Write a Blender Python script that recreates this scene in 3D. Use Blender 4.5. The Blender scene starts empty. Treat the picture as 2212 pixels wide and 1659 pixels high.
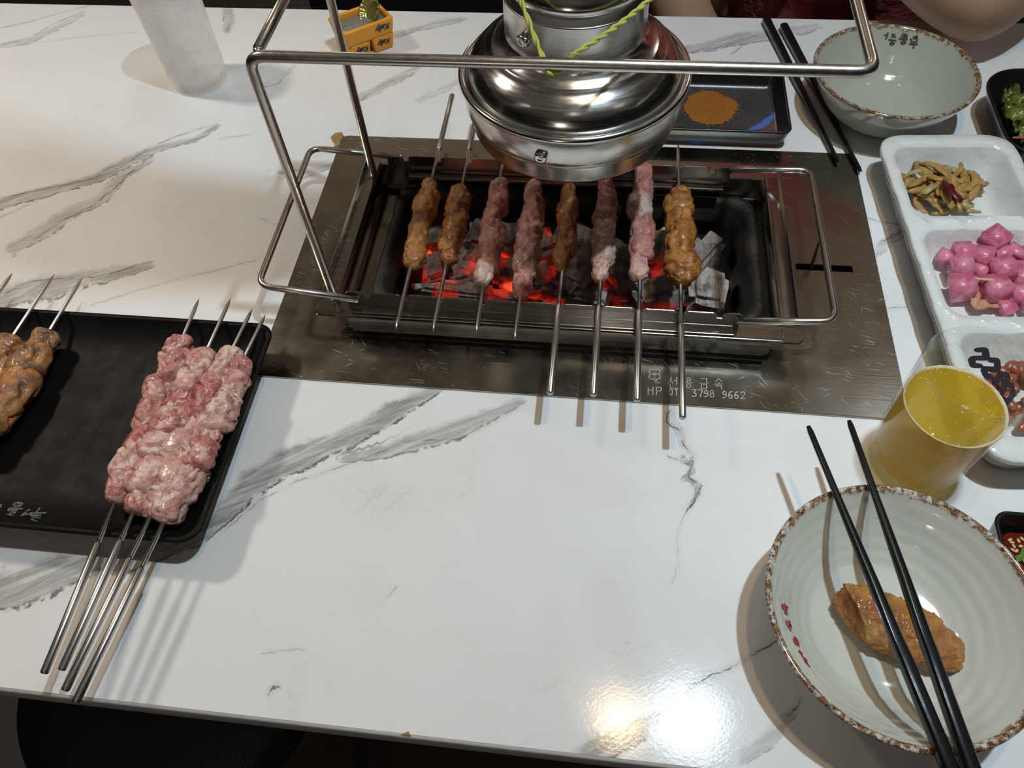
import bpy, bmesh, math, random
import numpy as np
from mathutils import Vector, Matrix, noise
from mathutils.bvhtree import BVHTree
PI = math.pi
S = bpy.context.scene
COL = S.collection
rnd = random.Random(7)

# ------------------------------------------------------------------ camera
CAM = np.array([0.012859, -0.448229, 0.468421])
ROT = np.array([[0.992854, -0.067507, 0.098406], [0.111058, 0.824449, -0.554932], [-0.043669, 0.561895, 0.826055]])
FPX = 1637.317
cd = bpy.data.cameras.new('camera'); cam = bpy.data.objects.new('camera', cd); COL.objects.link(cam)
cd.sensor_fit = 'HORIZONTAL'; cd.sensor_width = 36.0; cd.lens = FPX / 2212 * 36.0
cd.clip_start = 0.01; cd.clip_end = 50
M = Matrix.Identity(4)
for i in range(3):
    for j in range(3): M[i][j] = ROT[i][j]
    M[i][3] = CAM[i]
cam.matrix_world = M
S.camera = cam

def ray(px, py):
    return ROT @ np.array([(px - 1106) / FPX, -(py - 829.5) / FPX, -1.0])
def at(px, py, z=0.0):                      # the point of the horizontal plane z that the photograph shows at a pixel
    d = ray(px, py); t = (z - CAM[2]) / d[2]
    return Vector(CAM + t * d)

# ------------------------------------------------------------------ world, lamps, exposure
S.view_settings.view_transform = 'Standard'; S.view_settings.look = 'None'
S.view_settings.gamma = 1.0; S.view_settings.use_curve_mapping = False
S.view_settings.exposure = 0.2
W = bpy.data.worlds.new('world'); S.world = W; W.use_nodes = True
W.node_tree.nodes['Background'].inputs[0].default_value = (1.0, 0.86, 0.72, 1)
W.node_tree.nodes['Background'].inputs[1].default_value = 0.02
COOL_POS, WARM_POS = (0.262, -0.118, 1.22), (0.122, -0.135, 1.22)
def disk_lamp(name, loc, r, power, color, spread=PI):
    l = bpy.data.lights.new(name, 'AREA'); l.shape = 'DISK'; l.size = 2 * r; l.energy = power; l.color = color
    l.spread = spread
    o = bpy.data.objects.new(name, l); COL.objects.link(o); o.location = loc
    return o
COOL_P, WARM_P = 36.0, 12.0
def spot_lamp(name, loc, r, power, color):
    l = bpy.data.lights.new(name, 'SPOT'); l.shadow_soft_size = r; l.energy = power; l.color = color; l.spot_size = math.radians(150); l.spot_blend = 0.25
    o = bpy.data.objects.new(name, l); COL.objects.link(o); o.location = loc
    return o
spot_lamp('cool_spot_light', COOL_POS, 0.018, COOL_P, (0.71, 0.88, 1.0))
spot_lamp('warm_spot_light', WARM_POS, 0.030, WARM_P, (1.0, 0.70, 0.38))
CEIL_Z = 1.66
DOWN = [(-0.06, 0.24, 1), (0.95, 0.85, 0), (0.1, -1.35, 0), (1.3, -0.7, 1), (-1.3, -0.9, 0)]  # first follows its reflection in the table; the others are added ambient fill
DOWN_P = [0.4, 0.3, 0.3, 0.3, 0.3]
for i, (x, y, k) in enumerate(DOWN):
    disk_lamp('downlight_fill', (x, y, CEIL_Z - 0.024), 0.04, DOWN_P[i], (1.0, 0.83, 0.66) if k else (0.90, 0.93, 1.0))
LEFT_FILL_POS = (-1.0, 0.25, 1.10)  # added lamp, brightens the left part of the table
o = spot_lamp('left_fill_light', LEFT_FILL_POS, 0.06, 36.0, (1.0, 0.89, 0.76))
o.data.spot_size = math.radians(72); o.data.spot_blend = 1.0
o.rotation_euler = Vector((0.32, -0.30, -1.1)).to_track_quat('-Z', 'Y').to_euler()
FILL_GLOBES = [(-0.3, -1.9, 0.55, 5.0), (0.98, 1.5, 1.0, 5.0), (-1.2, 2.9, 0.9, 12.0), (0.1, 2.3, 1.0, 7.0)]  # added globes: the first lights the near edge strip, the rest the ceiling
for x, y, z, p in FILL_GLOBES:
    l = bpy.data.lights.new('globe_fill', 'POINT'); l.shadow_soft_size = 0.07; l.energy = p; l.color = (1.0, 0.89, 0.77)
    o = bpy.data.objects.new('globe_fill', l); COL.objects.link(o); o.location = (x, y, z)

# ------------------------------------------------------------------ node helpers
class NT:
    def __init__(s, name):
        s.m = bpy.data.materials.new(name); s.m.use_nodes = True
        s.t = s.m.node_tree; s.n = s.t.nodes; s.l = s.t.links
        s.b = s.n['Principled BSDF']; s.out = s.n['Material Output']
    def new(s, typ, **kw):
        n = s.n.new(typ)
        for k, v in kw.items(): setattr(n, k, v)
        return n
    def put(s, sock, v):
        if isinstance(v, bpy.types.NodeSocket): s.l.new(v, sock)
        elif isinstance(v, (tuple, list)) and sock.type == 'RGBA' and len(v) == 3: sock.default_value = (*v, 1)
        else: sock.default_value = v
    def math(s, op, a, b=0.0, c=None, clamp=False):
        n = s.new('ShaderNodeMath', operation=op, use_clamp=clamp)
        s.put(n.inputs[0], a); s.put(n.inputs[1], b)
        if c is not None: s.put(n.inputs[2], c)
        return n.outputs[0]
    def coord(s, kind='Object'): return s.new('ShaderNodeTexCoord').outputs[kind]
    def mapping(s, vec, loc=(0, 0, 0), rot=(0, 0, 0), sc=(1, 1, 1)):
        if any(rot):
            m = s.new('ShaderNodeMapping'); s.l.new(vec, m.inputs[0]); m.inputs[2].default_value = rot; vec = m.outputs[0]
        n = s.new('ShaderNodeMapping'); s.l.new(vec, n.inputs[0])
        n.inputs[1].default_value = loc; n.inputs[3].default_value = sc
        return n.outputs[0]
    def noise(s, vec, scale, detail=4.0, rough=0.55, dist=0.0):
        n = s.new('ShaderNodeTexNoise'); s.l.new(vec, n.inputs['Vector'])
        n.inputs['Scale'].default_value = scale; n.inputs['Detail'].default_value = detail
        n.inputs['Roughness'].default_value = rough; n.inputs['Distortion'].default_value = dist
        return n.outputs[0]
    def voro(s, vec, scale, feature='F1', out=0):
        n = s.new('ShaderNodeTexVoronoi', feature=feature); s.l.new(vec, n.inputs['Vector']); n.inputs['Scale'].default_value = scale
        return n.outputs[out]
    def rng(s, v, a, b, c=0.0, d=1.0, smooth=True):
        n = s.new('ShaderNodeMapRange', interpolation_type='SMOOTHSTEP' if smooth else 'LINEAR')
        s.put(n.inputs[0], v); n.inputs[1].default_value = a; n.inputs[2].default_value = b
        n.inputs[3].default_value = c; n.inputs[4].default_value = d
        return n.outputs[0]
    def mix(s, f, a, b, blend='MIX'):
        n = s.new('ShaderNodeMix', data_type='RGBA', blend_type=blend)
        s.put(n.inputs[0], f); s.put(n.inputs[6], a); s.put(n.inputs[7], b)
        return n.outputs[2]
    def bump(s, h, strength=0.3, dist=0.001):
        n = s.new('ShaderNodeBump'); s.l.new(h, n.inputs['Height']); n.inputs['Strength'].default_value = strength
        n.inputs['Distance'].default_value = dist
        s.l.new(n.outputs[0], s.b.inputs['Normal']); return n.outputs[0]
    def set(s, **kw):
        names = dict(color='Base Color', rough='Roughness', metal='Metallic', coat='Coat Weight', coatr='Coat Roughness', spec='Specular IOR Level',
                     sss='Subsurface Weight', sssr='Subsurface Radius', ssss='Subsurface Scale', em='Emission Color', ems='Emission Strength', trans='Transmission Weight', ior='IOR', alpha='Alpha', sheen='Sheen Weight', aniso='Anisotropic')
        for k, v in kw.items(): s.put(s.b.inputs[names[k]], v)
        return s.m

def simple(name, color, rough=0.5, metal=0.0, var=0.12, scale=40, bump=0.0, coat=0.0, bscale=None, bdist=0.001):
    t = NT(name); c = t.coord()
    n = t.noise(c, scale, 3)
    dark = tuple(max(0, x * (1 - var)) for x in color); lite = tuple(min(1, x * (1 + var)) for x in color)
    t.set(color=t.mix(n, dark, lite), rough=rough, metal=metal, coat=coat)
    if bump: t.bump(t.noise(c, bscale or scale * 4, 4), bump, bdist)
    return t.m

MAT = {}
# ---- table laminate: white marble print with grey veins (vein distances come from the table's own mesh)
t = NT('marble_laminate'); c = t.coord()
a_n = t.new('ShaderNodeAttribute', attribute_name='vein')
sep = t.new('ShaderNodeSeparateXYZ'); t.l.new(a_n.outputs['Vector'], sep.inputs[0])
va, vs, vd, vl = sep.outputs[0], sep.outputs[1], sep.outputs[2], a_n.outputs['Alpha']
n1 = t.noise(c, 28, 6, 0.62); n2 = t.noise(c, 160, 4, 0.6)
n3 = t.noise(t.mapping(c, rot=(0, 0, 0.35)), 9, 4, 0.6, 0.6)
streak = t.noise(t.mapping(c, rot=(0, 0, -0.55), sc=(22, 190, 1)), 1.0, 6, 0.65, 0.8)
aw = t.math('ADD', va, t.math('ADD', t.math('MULTIPLY', t.math('SUBTRACT', n1, 0.5), 1.8), t.math('MULTIPLY', t.math('SUBTRACT', n2, 0.5), 0.7)))
aab = t.math('ABSOLUTE', aw)
band = t.math('MULTIPLY', t.rng(aab, 1.15, 0.45), vs)
bandc = t.math('MULTIPLY', band, t.rng(streak, 0.28, 0.66, 0.25, 1.0))
edge = t.math('MULTIPLY', t.math('MULTIPLY', t.rng(t.math('ABSOLUTE', t.math('ADD', aw, 0.85)), 0.20, 0.02), vs), t.rng(n2, 0.38, 0.56))
dw = t.math('ABSOLUTE', t.math('ADD', vd, t.math('ADD', t.math('MULTIPLY', t.math('SUBTRACT', n1, 0.5), 6.0), t.math('MULTIPLY', t.math('SUBTRACT', n2, 0.5), 4.0))))
line = t.math('MULTIPLY', t.math('MULTIPLY', t.rng(dw, 0.85, 0.15), vl), t.rng(t.noise(c, 70, 3), 0.36, 0.56))
halo = t.math('MULTIPLY', t.rng(dw, 5.0, 0.5), t.math('MULTIPLY', vl, 0.22))
thin = t.noise(t.mapping(c, rot=(0, 0, -0.5), sc=(5, 13, 1)), 1.0, 7, 0.62, 0.5)
thinl = t.math('MULTIPLY', t.rng(t.math('ABSOLUTE', t.math('SUBTRACT', thin, 0.5)), 0.012, 0.0), t.rng(n3, 0.55, 0.75))
base = t.mix(t.rng(n3, 0.45, 0.8), (0.80, 0.80, 0.80), (0.755, 0.745, 0.725))
base = t.mix(t.math('MULTIPLY', thinl, 0.30), base, (0.42, 0.39, 0.33))
base = t.mix(halo, base, (0.42, 0.38, 0.32))
base = t.mix(t.math('MULTIPLY', bandc, 0.95), base, (0.27, 0.27, 0.255))
base = t.mix(t.math('MULTIPLY', edge, 0.85), base, (0.07, 0.07, 0.068))
base = t.mix(t.math('MULTIPLY', line, 0.85), base, (0.07, 0.068, 0.065))
wr = t.noise(c, 520, 3, 0.6)
scr = t.noise(t.mapping(c, rot=(0, 0, 0.9), sc=(900, 30, 1)), 1.0, 2)
t.set(color=base, rough=t.rng(t.noise(c, 25, 3), 0.3, 0.75, 0.09, 0.13), spec=0.24)
t.bump(t.math('ADD', wr, t.math('MULTIPLY', scr, 0.4)), 0.11, 0.0003)
MAT['marble'] = t.m
MAT['edge_band'] = simple('table_edge_band', (0.80, 0.77, 0.74), 0.35, 0, 0.04)
MAT['wood'] = simple('chipped_board', (0.32, 0.19, 0.07), 0.8, 0, 0.4, 300, 0.5)

def steel(name, color, r0, r1, brush=(400, 6, 1), rotz=0.0, b=0.12, dirt=None, dirts=0.0, bd=0.0004):
    t = NT(name); c = t.coord()
    br = t.noise(t.mapping(c, rot=(0, 0, rotz), sc=brush), 1.0, 3)
    big = t.noise(c, 22, 4)
    col = t.mix(big, tuple(x * 0.86 for x in color), color)
    if dirt: col = t.mix(t.math('MULTIPLY', t.rng(t.noise(c, 45, 6, 0.7), 0.45, 0.8), dirts), col, dirt)
    t.set(color=col, metal=1.0, rough=t.rng(t.math('ADD', t.math('MULTIPLY', br, 0.6), t.math('MULTIPLY', big, 0.4)), 0.3, 0.7, r0, r1))
    if b: t.bump(br, b, bd)
    return t.m
MAT['steel'] = steel('brushed_steel', (0.50, 0.47, 0.42), 0.13, 0.24, (8, 500, 500), b=0.04, dirt=(0.22, 0.16, 0.11), dirts=0.35)
MAT['steel_rod'] = steel('steel_rod', (0.58, 0.55, 0.51), 0.26, 0.34, (300, 300, 300), b=0)
MAT['steel_skewer'] = steel('skewer_steel', (0.54, 0.52, 0.48), 0.30, 0.36, (20, 20, 20), b=0)
MAT['steel_dark'] = steel('sooted_steel', (0.30, 0.27, 0.23), 0.28, 0.5, (60, 60, 60), b=0.05, dirt=(0.05, 0.035, 0.025), dirts=0.8)
MAT['hood'] = steel('polished_steel', (0.74, 0.73, 0.71), 0.14, 0.26, (60, 60, 900), b=0.03)
MAT['hood_band'] = steel('brushed_band_steel', (0.72, 0.71, 0.69), 0.18, 0.28, (20, 20, 1400), b=0.04)
# scratched cover plate
t = NT('scratched_plate'); c = t.coord()
tot = None
for k, (ang, sx, sy, th) in enumerate([(0.35, 1000, 50, 0.69), (0.95, 1100, 42, 0.70), (-0.55, 900, 55, 0.70), (1.75, 1200, 60, 0.72), (0.05, 1300, 36, 0.70)]):
    nn = t.noise(t.mapping(c, loc=(k * 3.1, k * 1.7, 0), rot=(0, 0, ang), sc=(sy, sx, 1)), 1.0, 2, 0.5)
    mk = t.rng(nn, th, th + 0.03)
    tot = mk if tot is None else t.math('MAXIMUM', tot, mk)
wear = t.rng(t.noise(c, 12, 3), 0.38, 0.62)
sm = t.math('MULTIPLY', tot, wear)
col = t.mix(t.noise(c, 18, 4), (0.36, 0.335, 0.28), (0.46, 0.43, 0.365))
t.set(color=t.mix(t.math('MULTIPLY', sm, 0.8), col, (0.80, 0.78, 0.72)), metal=1.0, rough=t.math('ADD', t.rng(t.noise(c, 30, 4), 0.3, 0.7, 0.17, 0.25), t.math('MULTIPLY', sm, 0.3)))
t.bump(t.math('ADD', t.noise(t.mapping(c, sc=(14, 700, 1)), 1.0, 3), t.math('MULTIPLY', sm, 1.2)), 0.10, 0.0004)
MAT['plate'] = t.m
MAT['engrave'] = simple('engraved_line', (0.72, 0.70, 0.66), 0.55, 1.0)
# cast iron
t = NT('sooty_iron'); c = t.coord()
n = t.noise(c, 90, 7, 0.7)
t.set(color=t.mix(t.rng(t.noise(c, 30, 5), 0.45, 0.8), (0.012, 0.011, 0.010), (0.055, 0.045, 0.035)), rough=t.rng(n, 0.35, 0.7, 0.28, 0.7), metal=0.0, spec=0.35)
t.bump(n, 0.7, 0.002); MAT['iron'] = t.m
# charcoal: grey ash over dark wood grain, glowing where deep in the pile
t = NT('burning_charcoal'); c = t.coord()
oi = t.new('ShaderNodeObjectInfo'); geo = t.new('ShaderNodeNewGeometry')
pv = t.new('ShaderNodeSeparateXYZ'); t.l.new(geo.outputs['Position'], pv.inputs[0])
rings = t.noise(t.mapping(c, sc=(260, 36, 36)), 1.0, 4, 0.6, 0.6)
ash = t.math('MULTIPLY', t.rng(t.noise(c, 60, 5, 0.65), 0.32, 0.58), t.rng(oi.outputs['Random'], 0.0, 1.0, 0.55, 1.0))
colr = t.mix(ash, (0.06, 0.045, 0.04), (0.50, 0.455, 0.42))
colr = t.mix(t.math('MULTIPLY', t.rng(rings, 0.45, 0.62), 0.45), colr, (0.12, 0.09, 0.08))
t.set(color=colr, rough=0.9)
heat = t.math('MULTIPLY', t.rng(pv.outputs[2], -0.018, -0.038), t.rng(t.noise(geo.outputs['Position'], 32, 3), 0.46, 0.68))
heat = t.math('MULTIPLY', heat, t.rng(pv.outputs[0], 0.10, -0.06, 0.35, 1.0))
ramp = t.mix(t.rng(heat, 0.25, 1.0), (0.9, 0.02, 0.01), (1.0, 0.11, 0.03))
t.set(em=ramp, ems=t.math('MULTIPLY', heat, 0.8))
t.bump(t.math('ADD', rings, t.noise(c, 200, 4)), 0.6, 0.0015); MAT['coal'] = t.m
MAT['ember'] = t.m

def meat(name, cols, fat, fatw=0.5, scale=95, rough=(0.16, 0.38), dark=None, darkw=0.0, bumps=0.55):
    t = NT(name); c = t.coord(); oi = t.new('ShaderNodeObjectInfo')
    sh = t.new('ShaderNodeVectorMath', operation='ADD'); t.l.new(c, sh.inputs[0])
    cmb = t.new('ShaderNodeCombineXYZ'); t.l.new(t.math('MULTIPLY', oi.outputs['Random'], 7.0), cmb.inputs[0]); t.l.new(cmb.outputs[0], sh.inputs[1])
    v = sh.outputs[0]
    n1 = t.noise(v, scale, 4, 0.6, 0.5); n2 = t.noise(t.mapping(v, rot=(0.4, 0.3, 0.7), sc=(1, 0.35, 1)), scale * 0.9, 5, 0.6, 1.2); n3 = t.noise(v, scale * 6, 4, 0.65)
    col = t.mix(t.rng(n1, 0.40, 0.60), cols[0], cols[1])
    col = t.mix(t.math('MULTIPLY', t.rng(n2, 0.51, 0.60), fatw), col, fat)
    if dark: col = t.mix(t.math('MULTIPLY', t.rng(t.noise(v, scale * 0.7, 4, 0.6), 0.45, 0.62), darkw), col, dark)
    col = t.mix(t.math('MULTIPLY', oi.outputs['Random'], 0.25), col, fat)
    t.set(color=col, rough=t.rng(n3, 0.3, 0.7, *rough), coat=0.22, coatr=0.15, sss=0.12, sssr=(1.0, 0.35, 0.2), ssss=0.003)
    t.bump(t.math('ADD', t.math('MULTIPLY', n2, 1.0), t.math('MULTIPLY', n3, 0.55)), bumps, 0.0022)
    return t.m
MAT['raw'] = meat('raw_pork', ((0.30, 0.050, 0.045), (0.50, 0.16, 0.14)), (0.72, 0.50, 0.42), 0.85)
MAT['rawfat'] = meat('raw_pork_fatty', ((0.46, 0.17, 0.145), (0.64, 0.38, 0.32)), (0.76, 0.58, 0.49), 0.8)
MAT['grilled_raw'] = meat('raw_pork_on_grill', ((0.40, 0.10, 0.085), (0.54, 0.21, 0.17)), (0.66, 0.42, 0.35), 0.6)
MAT['marinated'] = meat('marinated_pork', ((0.25, 0.075, 0.018), (0.42, 0.16, 0.03)), (0.58, 0.29, 0.06), 0.65, dark=(0.11, 0.035, 0.014), darkw=0.6)
MAT['marinated_dry'] = meat('dusted_marinated_pork', ((0.34, 0.12, 0.03), (0.48, 0.21, 0.06)), (0.46, 0.26, 0.11), 0.5, dark=(0.11, 0.055, 0.035), darkw=0.85, rough=(0.35, 0.6))
MAT['chicken'] = meat('sauced_chicken', ((0.33, 0.11, 0.015), (0.46, 0.19, 0.03)), (0.58, 0.33, 0.11), 0.45, dark=(0.26, 0.07, 0.008), darkw=0.6, bumps=0.8, rough=(0.12, 0.35))

# black melamine, ceramics
t = NT('black_melamine'); c = t.coord()
wv = t.math('ADD', t.noise(t.mapping(c, sc=(24, 900, 1)), 1.0, 2), t.noise(t.mapping(c, sc=(700, 24, 1)), 1.0, 2))
t.set(color=t.mix(t.noise(c, 30, 3), (0.005, 0.0045, 0.0045), (0.009, 0.008, 0.0075)), rough=t.rng(t.noise(c, 60, 3), 0.3, 0.7, 0.42, 0.55), spec=0.09)
t.bump(wv, 0.25, 0.0006); MAT['melamine'] = t.m
MAT['black_gloss'] = simple('black_glazed', (0.010, 0.010, 0.010), 0.22, 0, 0.2, 40, 0.08)
MAT['black_lacquer'] = simple('black_lacquer', (0.009, 0.009, 0.010), 0.20, 0, 0.2, 60, 0.05)
MAT['handwriting'] = simple('pale_marker', (0.13, 0.135, 0.135), 0.5)
t = NT('white_ceramic'); c = t.coord(); n = t.noise(t.mapping(c, rot=(0, 0, 0.7), sc=(1, 2.4, 1)), 46, 3, 0.5, 0.3)
t.set(color=(0.76, 0.77, 0.75), rough=0.13, coat=0.3, coatr=0.05); t.bump(n, 0.55, 0.0035); MAT['ceramic'] = t.m
t = NT('dark_glazed_stoneware'); c = t.coord()
sx = t.new('ShaderNodeSeparateXYZ'); t.l.new(c, sx.inputs[0])
ln = t.new('ShaderNodeVectorMath', operation='DISTANCE'); t.l.new(t.mapping(c, sc=(1, 1, 0)), ln.inputs[0]); ln.inputs[1].default_value = (-0.010, 0.045, 0)
dd = t.math('ADD', ln.outputs['Value'], t.math('MULTIPLY', t.math('SUBTRACT', t.noise(c, 60, 4), 0.5), 0.01))
low = t.rng(sx.outputs[2], 0.0065, 0.0050)
arc = t.math('MULTIPLY', t.rng(t.math('ABSOLUTE', t.math('SUBTRACT', dd, 0.086)), 0.0042, 0.0015), low)
brn = t.math('MULTIPLY', t.rng(dd, 0.087, 0.094), low)
col = t.mix(low, (0.010, 0.010, 0.010), t.mix(t.noise(c, 120, 5), (0.030, 0.030, 0.033), (0.060, 0.060, 0.065)))
col = t.mix(arc, col, (0.07, 0.14, 0.42)); col = t.mix(t.math('MULTIPLY', brn, 0.85), col, (0.15, 0.06, 0.045))
t.set(color=col, rough=0.28); t.bump(t.noise(c, 400, 3), 0.15, 0.0006); MAT['stoneware'] = t.m

def bowl_mat(name, body, z_rim, speck):
    t = NT(name); c = t.coord(); sx = t.new('ShaderNodeSeparateXYZ'); t.l.new(c, sx.inputs[0])
    n = t.noise(c, 150, 6, 0.8); nn = t.noise(c, 600, 4, 0.7)
    h = t.math('ADD', sx.outputs[2], t.math('MULTIPLY', t.math('SUBTRACT', n, 0.5), 0.013))
    rim = t.rng(h, z_rim - 0.0030, z_rim - 0.0010)
    brown = t.mix(t.rng(nn, 0.40, 0.60), (0.045, 0.022, 0.014), (0.34, 0.17, 0.07))
    col = t.mix(t.noise(c, 20, 3), tuple(x * 0.93 for x in body), body)
    if speck:
        sp = t.rng(t.voro(c, 330), 0.16, 0.08); col = t.mix(t.math('MULTIPLY', sp, speck), col, (0.22, 0.16, 0.09))
    col = t.mix(t.math('MULTIPLY', rim, t.rng(t.noise(c, 230, 6, 0.75), 0.40, 0.53)), col, brown)
    t.set(color=col, rough=0.11, coat=0.35, coatr=0.04)
    t.bump(t.noise(t.mapping(c, sc=(12, 12, 130)), 1.0, 2), 0.10, 0.0015)
    return t.m
MAT['bowl_white'] = bowl_mat('pale_celadon_glaze', (0.64, 0.64, 0.565), 0.0505, 0)
MAT['bowl_green'] = bowl_mat('grey_green_speckled_glaze', (0.46, 0.48, 0.40), 0.0505, 0.6)
MAT['red_print'] = simple('red_print', (0.42, 0.02, 0.03), 0.3)
MAT['ink_print'] = simple('dark_ink_print', (0.10, 0.10, 0.075), 0.3)
MAT['blue_print'] = simple('blue_print', (0.05, 0.075, 0.42), 0.35)

def thin_glass(name, tint, frost=0.0, frost_col=(0.8, 0.82, 0.84)):
    t = NT(name); t.n.remove(t.b)
    tr = t.new('ShaderNodeBsdfTransparent'); tr.inputs[0].default_value = (*tint, 1)
    gl = t.new('ShaderNodeBsdfGlossy'); gl.inputs[1].default_value = 0.04; gl.inputs[0].default_value = (1, 1, 1, 1)
    lw = t.new('ShaderNodeLayerWeight'); lw.inputs[0].default_value = 0.5
    fac = t.math('ADD', 0.010, t.math('MULTIPLY', t.math('POWER', lw.outputs['Facing'], 5.0), 0.45), clamp=True)
    m = t.new('ShaderNodeMixShader'); t.l.new(fac, m.inputs[0]); t.l.new(tr.outputs[0], m.inputs[1]); t.l.new(gl.outputs[0], m.inputs[2])
    last = m.outputs[0]
    if frost:
        c = t.coord(); df = t.new('ShaderNodeBsdfDiffuse'); df.inputs[0].default_value = (*frost_col, 1)
        tl = t.new('ShaderNodeBsdfTranslucent'); tl.inputs[0].default_value = (*frost_col, 1)
        md = t.new('ShaderNodeMixShader'); md.inputs[0].default_value = 0.5; t.l.new(df.outputs[0], md.inputs[1]); t.l.new(tl.outputs[0], md.inputs[2])
        sx = t.new('ShaderNodeSeparateXYZ'); t.l.new(c, sx.inputs[0])
        f = t.math('MULTIPLY', t.rng(t.noise(c, 60, 5, 0.7), 0.25, 0.7, 0.6, 1.0), frost)
        f = t.math('MULTIPLY', f, t.rng(sx.outputs[2], 0.004, 0.016, 0.35, 1.0))
        m2 = t.new('ShaderNodeMixShader'); t.l.new(f, m2.inputs[0]); t.l.new(last, m2.inputs[1]); t.l.new(md.outputs[0], m2.inputs[2]); last = m2.outputs[0]
    t.l.new(last, t.out.inputs[0]); return t.m
MAT['glass'] = thin_glass('clear_glass', (0.97, 0.975, 0.96))
MAT['globe_glass'] = thin_glass('globe_glass', (0.96, 0.95, 0.92))
MAT['frosted'] = thin_glass('misted_glass', (0.98, 0.98, 0.97), 0.62, (1.0, 0.99, 0.98))
t = NT('lager_beer'); t.n.remove(t.b); c = t.coord()
tr = t.new('ShaderNodeBsdfTransparent'); tr.inputs[0].default_value = (0.95, 0.78, 0.25, 1)
df = t.new('ShaderNodeBsdfDiffuse'); tl = t.new('ShaderNodeBsdfTranslucent')
cc = t.mix(t.noise(c, 50, 3), (0.74, 0.49, 0.03), (0.86, 0.62, 0.08)); t.l.new(cc, df.inputs[0]); t.l.new(cc, tl.inputs[0])
m1 = t.new('ShaderNodeMixShader'); m1.inputs[0].default_value = 0.5; t.l.new(df.outputs[0], m1.inputs[1]); t.l.new(tl.outputs[0], m1.inputs[2])
m2 = t.new('ShaderNodeMixShader'); m2.inputs[0].default_value = 0.62; t.l.new(tr.outputs[0], m2.inputs[1]); t.l.new(m1.outputs[0], m2.inputs[2])
gl = t.new('ShaderNodeBsdfGlossy'); gl.inputs[1].default_value = 0.05
lw = t.new('ShaderNodeLayerWeight'); lw.inputs[0].default_value = 0.5
m3 = t.new('ShaderNodeMixShader'); t.l.new(t.math('ADD', 0.012, t.math('MULTIPLY', t.math('POWER', lw.outputs['Facing'], 5.0), 0.3)), m3.inputs[0]); t.l.new(m2.outputs[0], m3.inputs[1]); t.l.new(gl.outputs[0], m3.inputs[2])
t.l.new(m3.outputs[0], t.out.inputs[0]); MAT['beer'] = t.m
MAT['foam'] = simple('beer_foam', (0.72, 0.60, 0.40), 0.35, 0, 0.15, 300, 0.6, bscale=900)

MAT['yellow'] = simple('yellow_plastic', (0.78, 0.33, 0.015), 0.35, 0, 0.06, 30, 0.05)
MAT['crate_floor'] = simple('worn_grey_panel', (0.20, 0.19, 0.17), 0.5, 0, 0.4, 160, 0.2)
MAT['navy'] = simple('navy_lettering', (0.020, 0.022, 0.05), 0.4)
MAT['cap_in'] = simple('gold_lacquered_cap', (0.50, 0.47, 0.14), 0.25, 0.8)
MAT['cord'] = simple('yellow_green_cord', (0.50, 0.50, 0.10), 0.7, 0, 0.2, 500, 0.4)
MAT['radish'] = meat('pickled_radish', ((0.60, 0.115, 0.21), (0.70, 0.20, 0.31)), (0.76, 0.33, 0.43), 0.5, scale=120, bumps=0.25, rough=(0.15, 0.3))
MAT['zha'] = meat('pickled_mustard_stem', ((0.34, 0.17, 0.035), (0.48, 0.28, 0.07)), (0.54, 0.36, 0.12), 0.5, scale=150, dark=(0.20, 0.085, 0.015), darkw=0.5, bumps=0.5, rough=(0.08, 0.22))
MAT['zha_green'] = meat('olive_mustard_stem', ((0.30, 0.24, 0.09), (0.42, 0.33, 0.13)), (0.50, 0.40, 0.18), 0.5, scale=130, bumps=0.4, rough=(0.12, 0.3))
MAT['chili'] = simple('dried_red_chili', (0.10, 0.010, 0.010), 0.2, 0, 0.4, 80, 0.3)
MAT['peel'] = simple('translucent_onion_peel', (0.52, 0.26, 0.16), 0.2, 0, 0.2, 80, 0.2)
MAT['seed'] = simple('pale_seed', (0.66, 0.46, 0.22), 0.4)
MAT['peanut'] = simple('red_skinned_peanut', (0.30, 0.085, 0.05), 0.25, 0, 0.35, 120, 0.4)
t = NT('dressed_lettuce'); c = t.coord(); n = t.noise(c, 60, 5, 0.6)
t.set(color=t.mix(t.rng(n, 0.35, 0.7), (0.07, 0.10, 0.012), (0.27, 0.27, 0.05)), rough=0.16, coat=0.4, coatr=0.06)
b_ = t.mix(t.rng(t.noise(c, 130, 4), 0.56, 0.70), t.mix(t.rng(n, 0.35, 0.7), (0.055, 0.085, 0.010), (0.22, 0.23, 0.04)), (0.16, 0.075, 0.012)); t.set(color=b_)
t.bump(t.noise(c, 240, 4), 0.6, 0.0015); MAT['lettuce'] = t.m
MAT['stem'] = simple('pink_stem', (0.42, 0.10, 0.10), 0.3)
MAT['sauce'] = simple('red_chili_sauce', (0.13, 0.010, 0.004), 0.08, 0, 0.5, 90, 0.2)
MAT['green_chili'] = simple('green_chili', (0.10, 0.20, 0.03), 0.2)
MAT['spice'] = simple('orange_spice_powder', (0.46, 0.17, 0.018), 0.9, 0, 0.45, 900, 0.9, bscale=1500, bdist=0.002)
t = NT('skin'); c = t.coord()
t.set(color=t.mix(t.noise(c, 24, 4), (0.40, 0.235, 0.15), (0.47, 0.29, 0.19)), rough=0.5, sss=0.1, sssr=(1, 0.35, 0.2), ssss=0.005); t.bump(t.noise(c, 600, 3), 0.12, 0.0006); MAT['skin'] = t.m
MAT['shirt'] = simple('dark_red_cotton', (0.32, 0.060, 0.055), 0.85, 0, 0.2, 30, 0.5, bscale=24, bdist=0.02)
MAT['trousers'] = simple('dark_trousers', (0.018, 0.018, 0.022), 0.9)
MAT['hair'] = simple('black_hair', (0.012, 0.010, 0.009), 0.45, 0, 0.3, 200, 0.6)
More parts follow.
